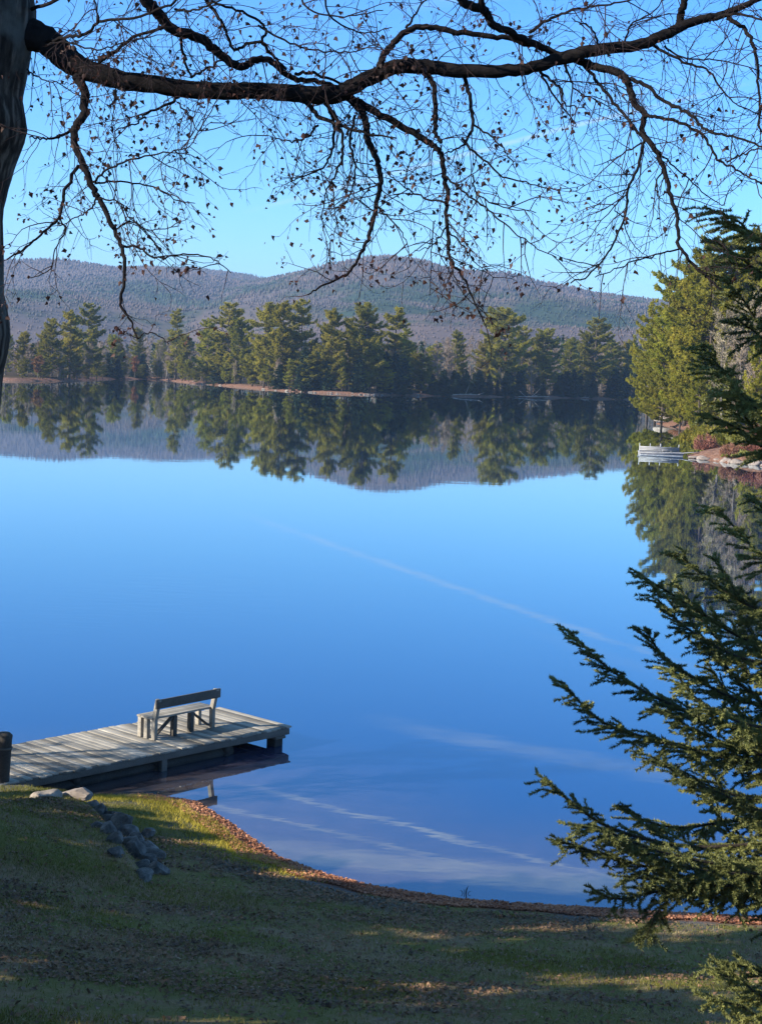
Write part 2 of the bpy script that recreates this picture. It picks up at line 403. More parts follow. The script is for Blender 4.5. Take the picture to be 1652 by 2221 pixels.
# ------------------------------------------------------------------ hills
RIDGE_A = [(-400, 575), (-100, 566), (25, 565), (150, 569), (260, 580), (400, 584), (540, 599), (700, 622), (900, 650), (1300, 690), (2200, 720)]
RIDGE_B = [(-400, 790), (200, 720), (420, 640), (540, 606), (575, 600), (640, 584), (740, 567), (790, 557), (840, 553), (920, 559), (980, 575), (1060, 592), (1180, 617), (1300, 640), (1400, 654), (1520, 668), (1800, 705), (2200, 730)]
def ridge_fn(pts):
    az, el = [], []
    for a, b in pts:
        d = ray(a, b + 19); az.append(math.atan2(d[0], d[1])); el.append(d[2] / math.hypot(d[0], d[1]))
    return lambda A: np.interp(A, az, el)
fA, fB = ridge_fn(RIDGE_A), ridge_fn(RIDGE_B)
RA, RB = 4300.0, 3300.0
def hill_z(x, y):
    A = np.arctan2(x, y); r = np.hypot(x, y)
    fine = 1 + 0.03 * fbm(A * 30, A * 0, 3, 11)
    zA = (CAM[2] + fA(A) * RA - 12) * np.where(r < RA, smooth01((r - 900) / (RA - 900)) ** 0.85, np.exp(-((r - RA) / 900) ** 2))
    zB = (CAM[2] + fB(A) * RB - 12) * np.where(r < RB, smooth01((r - 800) / (RB - 800)) ** 0.8, np.exp(-((r - RB) / 700) ** 2))
    z = np.maximum(zA, zB)
    wob = fbm(x / 420, y / 420, 4, 21) * 42 * smooth01((r - 900) / 800) * (1 - 0.85 * np.maximum(np.exp(-((r - RB) / 260) ** 2), np.exp(-((r - RA) / 260) ** 2)))
    return z + wob + 2.0 - 6 * smooth01((760 - r) / 60)
Ag = np.linspace(-0.55, 0.55, 260); rg = np.concatenate([np.linspace(680, 900, 8), np.linspace(930, 5600, 150)])
AA, RR = np.meshgrid(Ag, rg, indexing='ij'); X, Y = RR * np.sin(AA), RR * np.cos(AA)
def hill_colour(t, p, tint):
    n = t.noise(p, 0.0016, 5, 0.6); n2 = t.noise(p, 0.02, 3); n3 = t.noise(p, 0.0045, 3)
    hard = t.mix(tint, (0.088, 0.074, 0.078), (0.112, 0.094, 0.095))
    hard = t.mix(t.smooth(n3, 0.4, 0.65), hard, (0.125, 0.095, 0.088))
    con = t.mix(tint, (0.022, 0.042, 0.032), (0.045, 0.068, 0.042))
    return t.mix(t.smooth(t.math('ADD', n, t.math('MULTIPLY', t.math('SUBTRACT', n2, 0.5), 0.35)), 0.47, 0.60), hard, con)
def hill_material(name, ground):
    m, t, out = new_mat(name); p = pos(t)
    tint = t.noise(p, 0.06, 3) if ground else t('ShaderNodeAttribute', attribute_name='tint').outputs['Fac']
    b = t('ShaderNodeBsdfPrincipled', i_Roughness=0.95); t.put(b, 'Base Color', hill_colour(t, p, tint)); t.put(b, 'Specular IOR Level', 0.05)
    t.l.new(b.outputs[0], out.inputs[0]); return m
tag(grid_mesh(X, Y, hill_z(X, Y)).build('hills', hill_material('hill ground', True), smooth=True), 'rounded wooded hills purple grey with bare trees', kind='structure')

def hill_forest():
    N = 80000
    A = rng.uniform(-0.30, 0.30, N); r = np.sqrt(rng.uniform(950 ** 2, 4350 ** 2, N))
    keep = rng.random(N) < np.clip(1.25 - r / 5200, 0.4, 1); A, r = A[keep], r[keep]
    x, y = r * np.sin(A), r * np.cos(A); z = hill_z(x, y); n = len(x)
    con = (fbm(x / 500, y / 500, 3, 33) > 0.16) | (rng.random(n) < 0.08)
    hgt = np.where(con, rng.uniform(5, 9, n), rng.uniform(3.5, 6, n)); wd = np.where(con, rng.uniform(1.5, 2.6, n), rng.uniform(1.5, 3.0, n))
    ns = np.clip((r - 700) / 1600, 0.45, 1); hgt = hgt * ns; wd = wd * ns
    b = MB(); k = 5
    an = np.arange(k) * 2 * math.pi / k + rng.uniform(0, 6, n)[:, None]
    low = np.where(con, 0.12, 0.42)
    rr = wd[:, None] * rng.uniform(0.7, 1.2, (n, k))
    ring = np.stack([x[:, None] + rr * np.cos(an), y[:, None] + rr * np.sin(an), z[:, None] + (hgt * low)[:, None] * rng.uniform(0.7, 1.3, (n, k))], -1)
    top = np.stack([x, y, z + hgt], -1)[:, None]; bot = np.stack([x, y, z - 1], -1)[:, None]
    V = np.concatenate([ring, top, bot], 1)
    i = np.arange(n)[:, None] * (k + 2); j = np.arange(k)[None]
    T = np.concatenate([np.stack([i + j, i + (j + 1) % k, i + k + 0 * j], -1).reshape(-1, 3), np.stack([i + (j + 1) % k, i + j, i + k + 1 + 0 * j], -1).reshape(-1, 3)])
    b.add(V.reshape(-1, 3), tris=T, tint=np.repeat(rng.random(n), k + 2))
    tag(b.build('hill_forest', hill_material('hill trees', False)), 'distant forest covering the hills', 'forest', kind='stuff')
hill_forest()

# ------------------------------------------------------------------ tree prototypes (mid and far distance)
BARKC = surf_mat('pine bark', [(0.045, 0.035, 0.028), (0.10, 0.08, 0.065)], 2.0, rough=0.95, bump=0.5, bdist=0.05, objvar=0.1)
BARKW = surf_mat('pale birch bark', [(0.20, 0.18, 0.155), (0.38, 0.355, 0.32)], 1.2, rough=0.9, bump=0.2, objvar=0.1)
BARKG = surf_mat('grey hardwood bark', [(0.10, 0.085, 0.075), (0.22, 0.19, 0.165)], 1.2, rough=0.95, bump=0.3, objvar=0.2)
TWIGM = leaf_mat('bare twigs', (0.16, 0.125, 0.09), (0.34, 0.275, 0.195), objvar=0.25, transl=0.1, hue=0.05)
PINEM = leaf_mat('white pine needles', (0.115, 0.125, 0.014), (0.42, 0.375, 0.045), objvar=0.2, transl=0.55, hue=0.035, scale=0.35)
SPRM = leaf_mat('dark spruce needles', (0.012, 0.028, 0.014), (0.04, 0.065, 0.028), objvar=0.2, transl=0.15, hue=0.03)
REDM = leaf_mat('red brown brush', (0.13, 0.05, 0.03), (0.33, 0.16, 0.10), objvar=0.2, transl=0.15, hue=0.04)
RUSTM = leaf_mat('rust coloured leaves', (0.14, 0.06, 0.02), (0.30, 0.16, 0.06), objvar=0.2, transl=0.25, hue=0.03)

def blades(b, C, D, L, W, tint, k):
    """k narrow pointed blades per centre C, spread about direction D (n,3); L,W per centre"""
    n = len(C); C = np.repeat(C, k, 0); D = np.repeat(D, k, 0); L = np.repeat(np.broadcast_to(L, (n,)), k); W = np.repeat(np.broadcast_to(W, (n,)), k); tint = np.repeat(np.broadcast_to(tint, (n,)), k)
    d = D + rng.normal(0, 0.62, D.shape); d /= np.linalg.norm(d, axis=1)[:, None]
    s = np.cross(d, rng.normal(0, 1, d.shape)); s /= np.linalg.norm(s, axis=1)[:, None] + 1e-9
    L = L * rng.uniform(0.6, 1.25, len(L))
    base = C - d * (L * 0.35)[:, None]; tip = C + d * (L * 0.65)[:, None]; m = C
    V = np.stack([base, m + s * W[:, None], tip, m - s * W[:, None]], 1)
    i = np.arange(len(C)) * 4
    b.add(V.reshape(-1, 3), quads=np.stack([i, i + 1, i + 2, i + 3], -1), tint=np.repeat(np.clip(tint + rng.normal(0, 0.12, len(C)), 0, 1), 4))

def pine(H=25.0, width=5.0, base=0.15, gappy=0.25, lean=0.0, bright=0.0, name='pine_tree', nl=70, k=6, topround=False, mat=None, tuft=0.85):
    root = empty(name)
    tr = MB()
    zz = np.linspace(0, H * 0.985, 14); sway = np.cumsum(rng.normal(0, 0.10, (14, 2)), 0) * H / 60
    P = np.stack([sway[:, 0] + lean * zz, sway[:, 1], zz], -1); P[0, :2] = 0
    tr.tube(P, 0.013 * H * (1 - zz / H) ** 0.8 + 0.03, 7)
    fo = MB()
    cx = lambda z: np.array([np.interp(z, zz, P[:, 0]), np.interp(z, zz, P[:, 1]), z])
    zl = H * (base + (0.97 - base) * np.sort(rng.random(nl) ** 0.85))
    for z in zl:
        if rng.random() < gappy * 0.5: continue
        u = (z / H - base) / (1 - base)
        prof = (np.interp(u, [0, 0.12, 0.35, 0.7, 0.9, 1], [0.55, 0.85, 1.0, 0.72, 0.42, 0.12]) if not topround else np.interp(u, [0, 0.2, 0.5, 0.8, 0.95, 1], [0.5, 0.8, 1.0, 0.85, 0.5, 0.2]))
        L = width * prof * rng.uniform(0.55, 1.2)
        az = rng.uniform(0, 2 * math.pi); out = np.array([math.cos(az), math.sin(az), 0])
        rise = rng.uniform(-0.05, 0.3) + 0.5 * max(0, u - 0.6)
        ts = np.linspace(0, 1, 6)
        B = cx(z)[None] + out[None] * (L * ts)[:, None] + np.array([0, 0, 1.0])[None] * (L * (rise * ts + 0.10 * ts ** 3 - 0.12 * np.sin(ts * 3)))[:, None]
        tr.tube(B, 0.028 * L * (1 - ts * 0.85) + 0.008, 4, cap=False)
        n = int(13 * L + 8)
        tt = 0.18 + 0.82 * rng.random(n) ** 0.75
        side = np.array([-out[1], out[0], 0])
        spread = 0.36 * L * (1.05 - tt) + 0.28
        C = np.stack([np.interp(tt, ts, B[:, i]) for i in range(3)], -1) + side[None] * (rng.normal(0, 0.55, n) * spread)[:, None]
        C[:, 2] += rng.normal(0.10, 0.16, n)
        ti = rng.uniform(0.15, 0.85) + bright
        D = out[None] * 0.8 + side[None] * rng.normal(0, 0.5, n)[:, None] + np.array([0, 0, 0.35])
        blades(fo, C, D, tuft * rng.uniform(0.8, 1.25), 0.16 * tuft, np.clip(ti + rng.normal(0, 0.1, n), 0, 1), k)
    C = np.array([cx(H * f) for f in np.linspace(0.93, 0.99, 5)])
    blades(fo, C, np.tile([0, 0, 1.0], (5, 1)), 0.9, 0.15, 0.5, 6)
    tr.build('trunk', BARKC, root); fo.build('crown', mat or PINEM, root)
    return root

def small_spruce(H=10.0, width=2.3, name='spruce_tree', mat=None):
    root = empty(name); tr = MB(); fo = MB()
    tr.tube([(0, 0, 0), (0.05, 0, H * 0.5), (0, 0, H * 0.97)], [0.013 * H, 0.008 * H, 0.02], 6)
    for z in np.linspace(0.03 * H, H * 0.96, 60):
        u = z / H; L = width * (1 - u) ** 0.85 * rng.uniform(0.65, 1.15) + 0.1
        for q in range(3):
            az = rng.uniform(0, 6.283); out = np.array([math.cos(az), math.sin(az), 0]); n = int(6 * L + 3)
            tt = rng.random(n) ** 0.7
            C = np.array([0, 0, z])[None] + out[None] * (tt * L)[:, None]; C[:, 2] += -0.35 * L * tt + 0.15 * L * tt ** 2
            C += rng.normal(0, 0.12, C.shape)
            blades(fo, C, np.tile(out * 0.8 + [0, 0, -0.15], (n, 1)), 0.6, 0.12, rng.uniform(0.1, 0.9), 4)
    blades(fo, np.array([[0, 0, H * 0.97]] * 3), np.tile([0, 0, 1.0], (3, 1)), 0.7, 0.08, 0.5, 5)
    tr.build('trunk', BARKC, root); fo.build('crown', mat or SPRM, root); return root

def bare_tree(H=15.0, width=3.2, name='bare_tree', bark=None, twig=None, ntw=900, tl=0.9, tw=0.035):
    root = empty(name); tr = MB(); fo = MB()
    zz = np.linspace(0, H * 0.93, 9); P = np.stack([np.cumsum(rng.normal(0, 0.14, 9)), np.cumsum(rng.normal(0, 0.14, 9)), zz], -1); P[0, :2] = 0
    tr.tube(P, 0.011 * H * (1 - zz / H) ** 0.9 + 0.02, 6)
    tips = []
    for i in range(30):
        u = rng.uniform(0.28, 0.95); az = rng.uniform(0, 6.283); L = width * np.interp(u, [0.25, 0.5, 0.8, 1], [0.7, 1, 0.75, 0.35]) * rng.uniform(0.6, 1.2)
        p0 = np.array([np.interp(u * H, zz, P[:, 0]), np.interp(u * H, zz, P[:, 1]), u * H * 0.93])
        out = np.array([math.cos(az), math.sin(az), rng.uniform(0.5, 1.3)]); out /= np.linalg.norm(out)
        ts = np.linspace(0, 1, 5); B = p0[None] + out[None] * (L * ts)[:, None]; B += rng.normal(0, 0.06 * L, B.shape) * ts[:, None]; B[:, 2] += 0.15 * L * ts ** 2
        tr.tube(B, 0.02 * L * (1 - 0.85 * ts) + 0.008, 4, cap=False)
        n = ntw // 30; tt = rng.uniform(0.2, 1, n)
        C = np.stack([np.interp(tt, ts, B[:, k]) for k in range(3)], -1)
        D = out[None] * 0.5 + rng.normal(0, 0.55, (n, 3)) + [0, 0, 0.35]
        D /= np.linalg.norm(D, axis=1)[:, None]
        blades(fo, C + D * tl * 0.3, D, tl, tw, rng.random(n), 2)
    tr.build('trunk', bark or BARKG, root); fo.build('crown', twig or TWIGM, root); return root

def bush(name='shrub', rad=1.6, hgt=1.3, mat=None, n=900, L=0.5, W=0.03):
    root = empty(name); fo = MB(); st = MB()
    for i in range(16):
        az = rng.uniform(0, 6.283); o = np.array([math.cos(az), math.sin(az)]) * rng.uniform(0.2, 0.8) * rad
        st.tube([(o[0] * 0.15, o[1] * 0.15, 0), (o[0] * 0.6, o[1] * 0.6, hgt * 0.5), (o[0], o[1], hgt * rng.uniform(0.7, 0.95))], [0.025, 0.018, 0.008], 4, cap=False)
    az = rng.uniform(0, 6.283, n); r = rad * np.sqrt(rng.random(n)); z = hgt * (0.12 + 0.88 * rng.random(n) * (1 - (r / rad) ** 2 * 0.55)) * (1 + 0.25 * np.sin(az * 3 + 1))
    C = np.stack([r * np.cos(az), r * np.sin(az), np.maximum(z, 0.05)], -1)
    D = np.stack([np.cos(az) * 0.5, np.sin(az) * 0.5, np.full(n, 0.9)], -1)
    blades(fo, C, D, L, W, rng.random(n), 2)
    st.build('stems', BARKG, root); fo.build('foliage', mat or REDM, root); return root

used = set()
def place(proto, loc, rz=None, s=1.0, sw=None, label=None, group=None, cat='tree', name=None):
    o = proto if proto.name not in used else copy_tree(proto)
    used.add(proto.name); used.add(o.name)
    o.location = tuple(loc); o.rotation_euler = (0, 0, rng.uniform(0, 6.283) if rz is None else rz)
    o.scale = (sw or s, sw or s, s)
    for k in ('label', 'group'):
        if k in o.keys(): del o[k]
    tag(o, label, cat, group); return o

PINES = [pine(25, 5.6, 0.08, 0.15, nl=90), pine(25, 6.4, 0.14, 0.35, nl=84), pine(25, 5.0, 0.18, 0.25, nl=84), pine(25, 6.2, 0.06, 0.2, nl=100, topround=True), pine(25, 3.8, 0.10, 0.25, nl=84)]
SPRS = [small_spruce(10, 2.3), small_spruce(10, 1.7)]
BARES = [bare_tree(15, 3.2), bare_tree(15, 2.5), bare_tree(15, 3.6, bark=BARKW)]

def far_place(proto, H0, px, top, back, label, group=None, sw=1.0, name=None, cat='pine tree'):
    """stand a tree on the far bank at picture column px, `back` metres behind the water line, tall enough to reach row `top`"""
    sx = np.interp(px, [a for a, _ in far_px], [b for _, b in far_px])
    p = onz(px, sx); Y = p[1] + back; q = aty(px, sx, Y); zb = float(far_z(np.array([q[0]]), np.array([q[1]]))[0]) - 0.1
    H = aty(px, top, Y)[2] - zb
    s = H / H0
    o = place(proto, (q[0], q[1], zb), None, s, s * sw, label, group, cat)
    return o
G = 'tall pines along the far shore'
far_list = [
    (1, 112, 690, 8, 'shorter rounded pine at the left end of the far shore', 0.85), (0, 150, 672, 6, 'broad sunlit pine at left of the far shore pair', 0.95), (1, 190, 657, 16, 'tall darker pine behind the leftmost far shore pine', 0.9),
    (4, 380, 668, 8, 'slim lone pine between bare trees on the far shore', 1.0), (2, 402, 725, 14, 'short pine beside the slim lone far shore pine', 0.9),
    (0, 448, 690, 6, 'left half of the widest pine clump above the red bank', 0.9), (1, 492, 655, 9, 'tall pine topping the widest clump above the red bank', 1.05), (3, 520, 690, 18, 'pine at the right rim of the widest far clump', 0.8),
    (3, 572, 656, 7, 'bright yellow green pine reaching down to the red bank', 0.85), (0, 610, 652, 12, 'bright pine close behind the yellow green one', 0.8), (1, 650, 648, 22, 'dark pine with long bare right limbs above the red bank', 0.9),
    (0, 715, 668, 8, 'open crowned pine right of the dark long limbed one', 0.9), (1, 752, 690, 16, 'lower pine between two open crowned ones', 0.85), (3, 790, 655, 9, 'full pine near the right end of the red bank', 0.85),
    (4, 852, 664, 9, 'narrow pine standing past the right end of the red bank', 1.25), (2, 875, 712, 20, 'half hidden pine behind the narrow one', 0.9),
    (3, 1090, 666, 10, 'round topped pine above the dark shore, widest on the right half', 1.05), (1, 1128, 706, 22, 'pine with ragged right side beside the round topped one', 0.9), (0, 1165, 722, 18, 'shadowed pine right of the round topped one', 0.8),
    (1, 1285, 688, 12, 'layered pine standing alone near the right end of the far shore', 1.05), (2, 1318, 735, 24, 'low pine behind the layered one', 0.9), (0, 1355, 738, 12, 'small pine at the right end of the far shore', 0.8)]
for k, px, top, back, lab, sw in far_list:
    far_place(PINES[k], 25, px, top, back, lab, G, sw * 1.14)
for i in range(44):
    px = (60 + i * 46.7) % 1400 + rng.uniform(-14, 14)
    far_place(PINES[[0, 3, 1, 4, 3][i % 5]], 25, px, rng.uniform(705, 752), rng.uniform(14, 34), 'half hidden mid height pine filling a gap behind the tall far shore pines', 'pines behind the front row of the far shore', rng.uniform(0.85, 1.1))
for i in range(34):
    px = 60 + (i * 40.3) % 850 + rng.uniform(-14, 14)
    far_place(PINES[[3, 0, 4][i % 3]], 25, px, rng.uniform(762, 800), rng.uniform(2, 9), 'young bushy pine growing at the foot of the tall far shore pines', 'young pines along the far bank', rng.uniform(1.2, 1.7))
for i in range(64):
    px = rng.uniform(200, 1390) if i > 30 else rng.uniform(905, 1390)
    if 430 < px < 800 and rng.random() < 0.6: px = rng.uniform(880, 1390)
    top = rng.uniform(796, 830) if px > 880 else rng.uniform(750, 795)
    far_place(SPRS[i % 2], 10, px, top, rng.uniform(1.5, 12), 'small dark spruce at the foot of the far shore pines', 'small spruces along the far shore', rng.uniform(1.2, 2.0), cat='spruce tree')
for i in range(44):
    px = rng.uniform(45, 1400); top = rng.uniform(722, 780)
    far_place(BARES[i % 3], 15, px, top, rng.uniform(3, 30), 'leafless grey hardwood among the far shore pines', 'bare hardwoods along the far shore', rng.uniform(0.8, 1.2), cat='bare tree')
# woodland behind the front trees: one mass
def back_woods():
    b = MB(); c = MB()
    for i in range(520):
        px = rng.uniform(-60, 1480); back = rng.uniform(22, 170)
        sx = np.interp(px, [a for a, _ in far_px], [q for _, q in far_px]); p = onz(px, sx); Y = p[1] + back
        q = aty(px, sx, Y); zb = float(far_z(np.array([q[0]]), np.array([q[1]]))[0])
        H = aty(px, rng.uniform(730, 762) + 8 * math.sin(px * 0.03), Y)[2] - zb; H = max(H, 6)
        con = rng.random() < 0.22
        n = 150; u = rng.random(n) ** 0.8
        wd = (2.2 * (1 - u) + 0.2) if con else 2.4 * np.sin(np.clip(u, 0.05, 0.97) * math.pi) ** 0.6
        az = rng.uniform(0, 6.283, n); r = wd * np.sqrt(rng.random(n))
        C = np.stack([q[0] + r * np.cos(az), q[1] + r * np.sin(az), zb + H * (0.12 + 0.86 * u)], -1)
        blades(c if con else b, C, np.tile([0, 0, 1.0], (n, 1)) if not con else np.stack([np.cos(az), np.sin(az), 0 * az], -1), 1.5, 0.10 if not con else 0.28, rng.random() * 0.8 + 0.1, 2)
        if not con: b.tube([(q[0], q[1], zb), (q[0] + rng.normal(0, 0.5), q[1], zb + H * 0.9)], [0.16, 0.03], 4, cap=False, tint=0.9)
    tag(b.build('bare_woods', TWIGM), 'grey leafless woodland massed behind the far shore pines', 'woods', kind='stuff')
    tag(c.build('evergreen_woods', SPRM), 'dark evergreens mixed into the woodland behind the far shore', 'woods', kind='stuff')
back_woods()
# rust coloured young tree at far left, leaning birch, driftwood and boulders
rust = bare_tree(9, 2.6, twig=RUSTM, ntw=1500, tl=0.8, tw=0.12, name='oak_tree')
far_place(rust, 9, 82, 772, 4, 'rust leaved low tree at the far left of the far shore', None, 1.2, cat='tree')
far_place(rust, 9, 292, 772, 5, 'rust leaved small tree left of the slim lone pine', None, 0.8, cat='tree')
def stick(name, px, py, L, rad, az, pitch, label, cat, group, mat, zf=far_z, z0=None):
    p = onz(px, py); z = float(zf(np.array([p[0]]), np.array([p[1]]))[0]) if z0 is None else z0
    root = empty(name, (p[0], p[1], max(z, 0) - 0.05 + rad * (0.9 if abs(pitch) < .3 else 0)), label, cat, group)
    b = MB(); ts = np.linspace(0, 1, 7); d = np.array([math.cos(az) * math.cos(pitch), math.sin(az) * math.cos(pitch), math.sin(pitch)])
    P = d[None] * (L * ts)[:, None] + np.cumsum(rng.normal(0, 0.012 * L, (7, 3)), 0) * [1, 1, 0.5]; P[0] = 0
    b.tube(P, rad * (1 - 0.6 * ts), 6)
    b.build('trunk', mat, root)
    for i in range(4):
        c = MB(); u = rng.uniform(0.35, 0.95); p0 = np.array([np.interp(u, ts, P[:, k]) for k in range(3)]); dd = d + rng.normal(0, 0.7, 3); dd[2] = abs(dd[2]) * 0.8 + 0.1
        c.tube([p0, p0 + dd * 0.07 * L, p0 + dd * 0.13 * L + [0, 0, 0.02 * L]], [rad * 0.4, rad * 0.3, rad * 0.12], 4)
        c.build('branch', mat, root)
    return root
DRIFT = surf_mat('bleached driftwood', [(0.24, 0.2, 0.17), (0.5, 0.45, 0.4)], 1.0, rough=0.9, bump=0.3, stretch=(1, 1, 1))
stick('birch_tree', 611, 845, 8.5, 0.16, R(172), R(62), 'pale slim birch leaning left over the red bank', 'birch tree', None, BARKW)
stick('birch_tree', 333, 820.5, 9, 0.18, R(165), R(58), 'white bent birch leaning left beside the pale boulder', 'birch tree', None, BARKW)
for px, py, L, lab in ((428, 830.5, 7, 'pale driftwood trunk at the left tip of the red bank'), (968, 859.2, 12, 'long pale log at the foot of the dark shore'), (1090, 860.6, 17, 'thin grey log lying furthest right along the dark shore'), (1230, 863.0, 8, 'short grey log in the dark shore near the layered pine'),
                       (1450 - 230, 862.6, 4, 'stubby log stub beside the short grey log')):
    stick('driftwood_log', px, py, L, 0.22, R(-4), R(2), lab, 'log', 'logs along the far shore', DRIFT, z0=0.15)

def rock_mesh(rx, ry, rz, seed, flat=0.25, sub=3):
    import bmesh
    bm = bmesh.new(); bmesh.ops.create_icosphere(bm, subdivisions=sub, radius=1.0)
    r2 = np.random.default_rng(seed); N = [(v / np.linalg.norm(v), r2.uniform(0.5, 0.88)) for v in r2.normal(0, 1, (13, 3))]
    V = np.array([v.co[:] for v in bm.verts])
    for n, d in N:
        ex = np.maximum(V @ n - d, 0); V -= ex[:, None] * n[None] * 0.92
    V *= (1 + 0.035 * np.sin(V[:, [1, 2, 0]] * 7 + seed)); V += r2.normal(0, 0.008, V.shape)
    V[:, 2] = np.where(V[:, 2] < -flat, -flat - (V[:, 2] + flat) * 0, V[:, 2])
    V = V * [rx, ry, rz]
    T = np.array([[v.index for v in f.verts] for f in bm.faces]); bm.free()
    b = MB(); b.add(V, tris=T); return b
STONE = surf_mat('grey granite', [(0.10, 0.10, 0.105), (0.21, 0.20, 0.20), (0.36, 0.34, 0.32)], 5, rough=0.9, bump=0.5, bdist=0.03, objvar=0.2)
PALE = surf_mat('pale granite', [(0.14, 0.115, 0.10), (0.30, 0.255, 0.225)], 2, rough=0.9, bump=0.4, bdist=0.04, objvar=0.15)
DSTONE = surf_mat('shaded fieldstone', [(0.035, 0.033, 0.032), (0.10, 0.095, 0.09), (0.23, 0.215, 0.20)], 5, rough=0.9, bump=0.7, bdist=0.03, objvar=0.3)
def rock(name, loc, r, seed, mat, label, group, rz=0.0, cat='rock', sub=3):
    o = rock_mesh(*r, seed, sub=sub).build(name, mat, smooth=False); o.location = loc; o.rotation_euler = (0, 0, rz)
    o.data.polygons.foreach_set('use_smooth', np.full(len(o.data.polygons), sub < 4)); return tag(o, label, cat, group)
for i, (px, py, r, lab) in enumerate([(332, 821, (2.2, 1.6, 1.9), 'pinkish boulder at the foot of the bent white birch'), (235, 822.2, (1.5, 1.2, 0.8), 'low pale boulder left of the pinkish far shore boulder'), (846, 857, (1.0, 0.9, 0.8), 'pale boulder at the right end of the red bank'),
                                      (905, 858.5, (0.7, 0.7, 0.55), 'small pale stone at the left end of the dark shore'), (425, 831, (2.0, 1.2, 0.8), 'sunlit boulder at the left tip of the red bank')]):
    p = onz(px, py); rock('boulder', (p[0], p[1] + 1.0, 0.25), r, 40 + i, PALE, lab, 'boulders on the far shore', cat='boulder')
for i in range(26):
    px = rng.uniform(435, 840); sy = np.interp(px, [a for a, _ in far_px], [b for _, b in far_px]); p = onz(px, sy)
    rock('stone', (p[0], p[1] + rng.uniform(0, 1.5), 0.1), tuple(rng.uniform(0.25, 0.7, 3) * (1.3, 1, 0.8)), 60 + i, PALE, 'small pale stone on the waterline of the red bank', 'stones along the red bank', cat='stone', sub=2)
# white ice-pale sandbar far left
# ------------------------------------------------------------------ right shore grove
def rp(px, Y, py_top, proto, H0, label, group, sw=1.0, cat='pine tree'):
    q = aty(px, 800, Y); zb = float(right_z(np.array([q[0]]), np.array([q[1]]))[0]) - 0.15
    if zb < 0: zb = 0.0
    H = aty(px, py_top, Y)[2] - zb; s = H / H0
    return place(proto, (q[0], q[1], zb), None, s, s * sw, label, group, cat)
GR = [pine(25, 6.6, 0.05, 0.15, bright=0.15, nl=100, k=7, tuft=0.7), pine(25, 5.8, 0.06, 0.2, bright=0.1, nl=110, k=7, tuft=0.7), pine(25, 6.8, 0.08, 0.2, nl=110, k=7, tuft=0.7, topround=True)]
spike = pine(25, 3.4, 0.3, 0.7, lean=-0.02, nl=50, k=6, tuft=0.6)
g2 = 'pines on the right shore'
for k, px, Y, top, lab, sw in [(1, 1408, 312, 648, 'slender pine at the water end of the right shore grove', 0.75), (0, 1425, 300, 690, 'low spreading pine leaning over the water end of the right grove', 0.9), (0, 1475, 285, 600, 'yellow green pine behind the dark spiked snag', 0.9),
                               (1, 1510, 262, 548, 'tall sunlit pine forming the left shoulder of the right grove', 0.95), (2, 1560, 250, 520, 'tallest sunlit pine of the right grove', 0.95), (0, 1612, 268, 540, 'full pine right of the tallest one in the right grove', 0.9), (2, 1665, 240, 500, 'tall pine at the right edge behind the near spruce boughs', 0.9),
                               (1, 1480, 262, 720, 'bright low pine in front of the right grove', 0.75), (0, 1520, 232, 745, 'small bright pine above the brush on the right shore', 0.8), (2, 1590, 225, 690, 'mid height pine half behind near spruce boughs', 0.7), (1, 1650, 205, 720, 'shorter pine at the right edge above the brush', 0.8), (2, 1720, 230, 560, 'pine cut by the right edge of the view', 0.9)]:
    rp(px, Y, top, GR[k], 25, lab, g2, sw)
for k, px, Y, top, lab, sw in [(1, 1540, 240, 590, 'dense pine filling the middle of the right grove', 1.0), (0, 1450, 298, 640, 'broad pine behind the water end pine of the right grove', 0.9), (2, 1490, 272, 572, 'second tall pine along the left shoulder of the right grove', 0.95), (0, 1440, 275, 760, 'young bright pine low at the water end of the right grove', 1.2), (1, 1590, 258, 560, 'pine between the tallest one and the right edge of the grove', 1.0)]:
    rp(px, Y, top, GR[k], 25, lab, g2, sw)
rp(1442, 292, 596, spike, 25, 'thin spiked pine with a bare dark trunk and sparse top', g2, 0.8)
for px, Y, top in ((1572, 222, 650), (1628, 225, 620), (1600, 212, 700), (1660, 205, 650)):
    rp(px, Y, top, BARES[px % 2], 15, 'leafless grey tree standing in front of the right shore pines', 'bare trees on the right shore', 0.9, 'bare tree')
BU = [bush(), bush(rad=1.3, hgt=1.7), bush(rad=2.0, hgt=1.0)]
for i in range(34):
    x = rng.uniform(36, 58); Y = rng.uniform(158, 205)
    sd = float(right_sd(np.array([x]), np.array([Y]))[0])
    if sd < 0.6: x += 1.5 - sd; sd = float(right_sd(np.array([x]), np.array([Y]))[0])
    if sd < 0.3: continue
    place(BU[i % 3], (x, Y, float(right_z(np.array([x]), np.array([Y]))[0]) - 0.1), None, rng.uniform(0.7, 1.15), None, 'red brown leafless bush on the right shore by the grey floating platform', 'red brown bushes on the right shore', 'bush', )
GB = bush('evergreen_shrub', 2.2, 2.4, PINEM, 1100, 0.6, 0.09)
for px, Y, s in ((1545, 195, 1.1), (1515, 215, 1.2), (1580, 185, 0.9)):
    q = aty(px, 900, Y); place(GB, (q[0], q[1], float(right_z(np.array([q[0]]), np.array([q[1]]))[0]) - 0.1), None, s, None, 'yellow green shrub in the red brush behind the grey floating platform', 'yellow green shrubs on the right shore', 'shrub')
for i in range(6):
    Y = 300 - i * 6; x = 53 + i * 0.2 + rng.uniform(0.5, 4)
    place(BU[i % 3], (x, Y, float(right_z(np.array([x]), np.array([Y]))[0]) - 0.1), None, rng.uniform(1.0, 1.4), None, 'russet bush on the ledge at the water end of the grove', 'russet bushes on the ledge', 'bush')
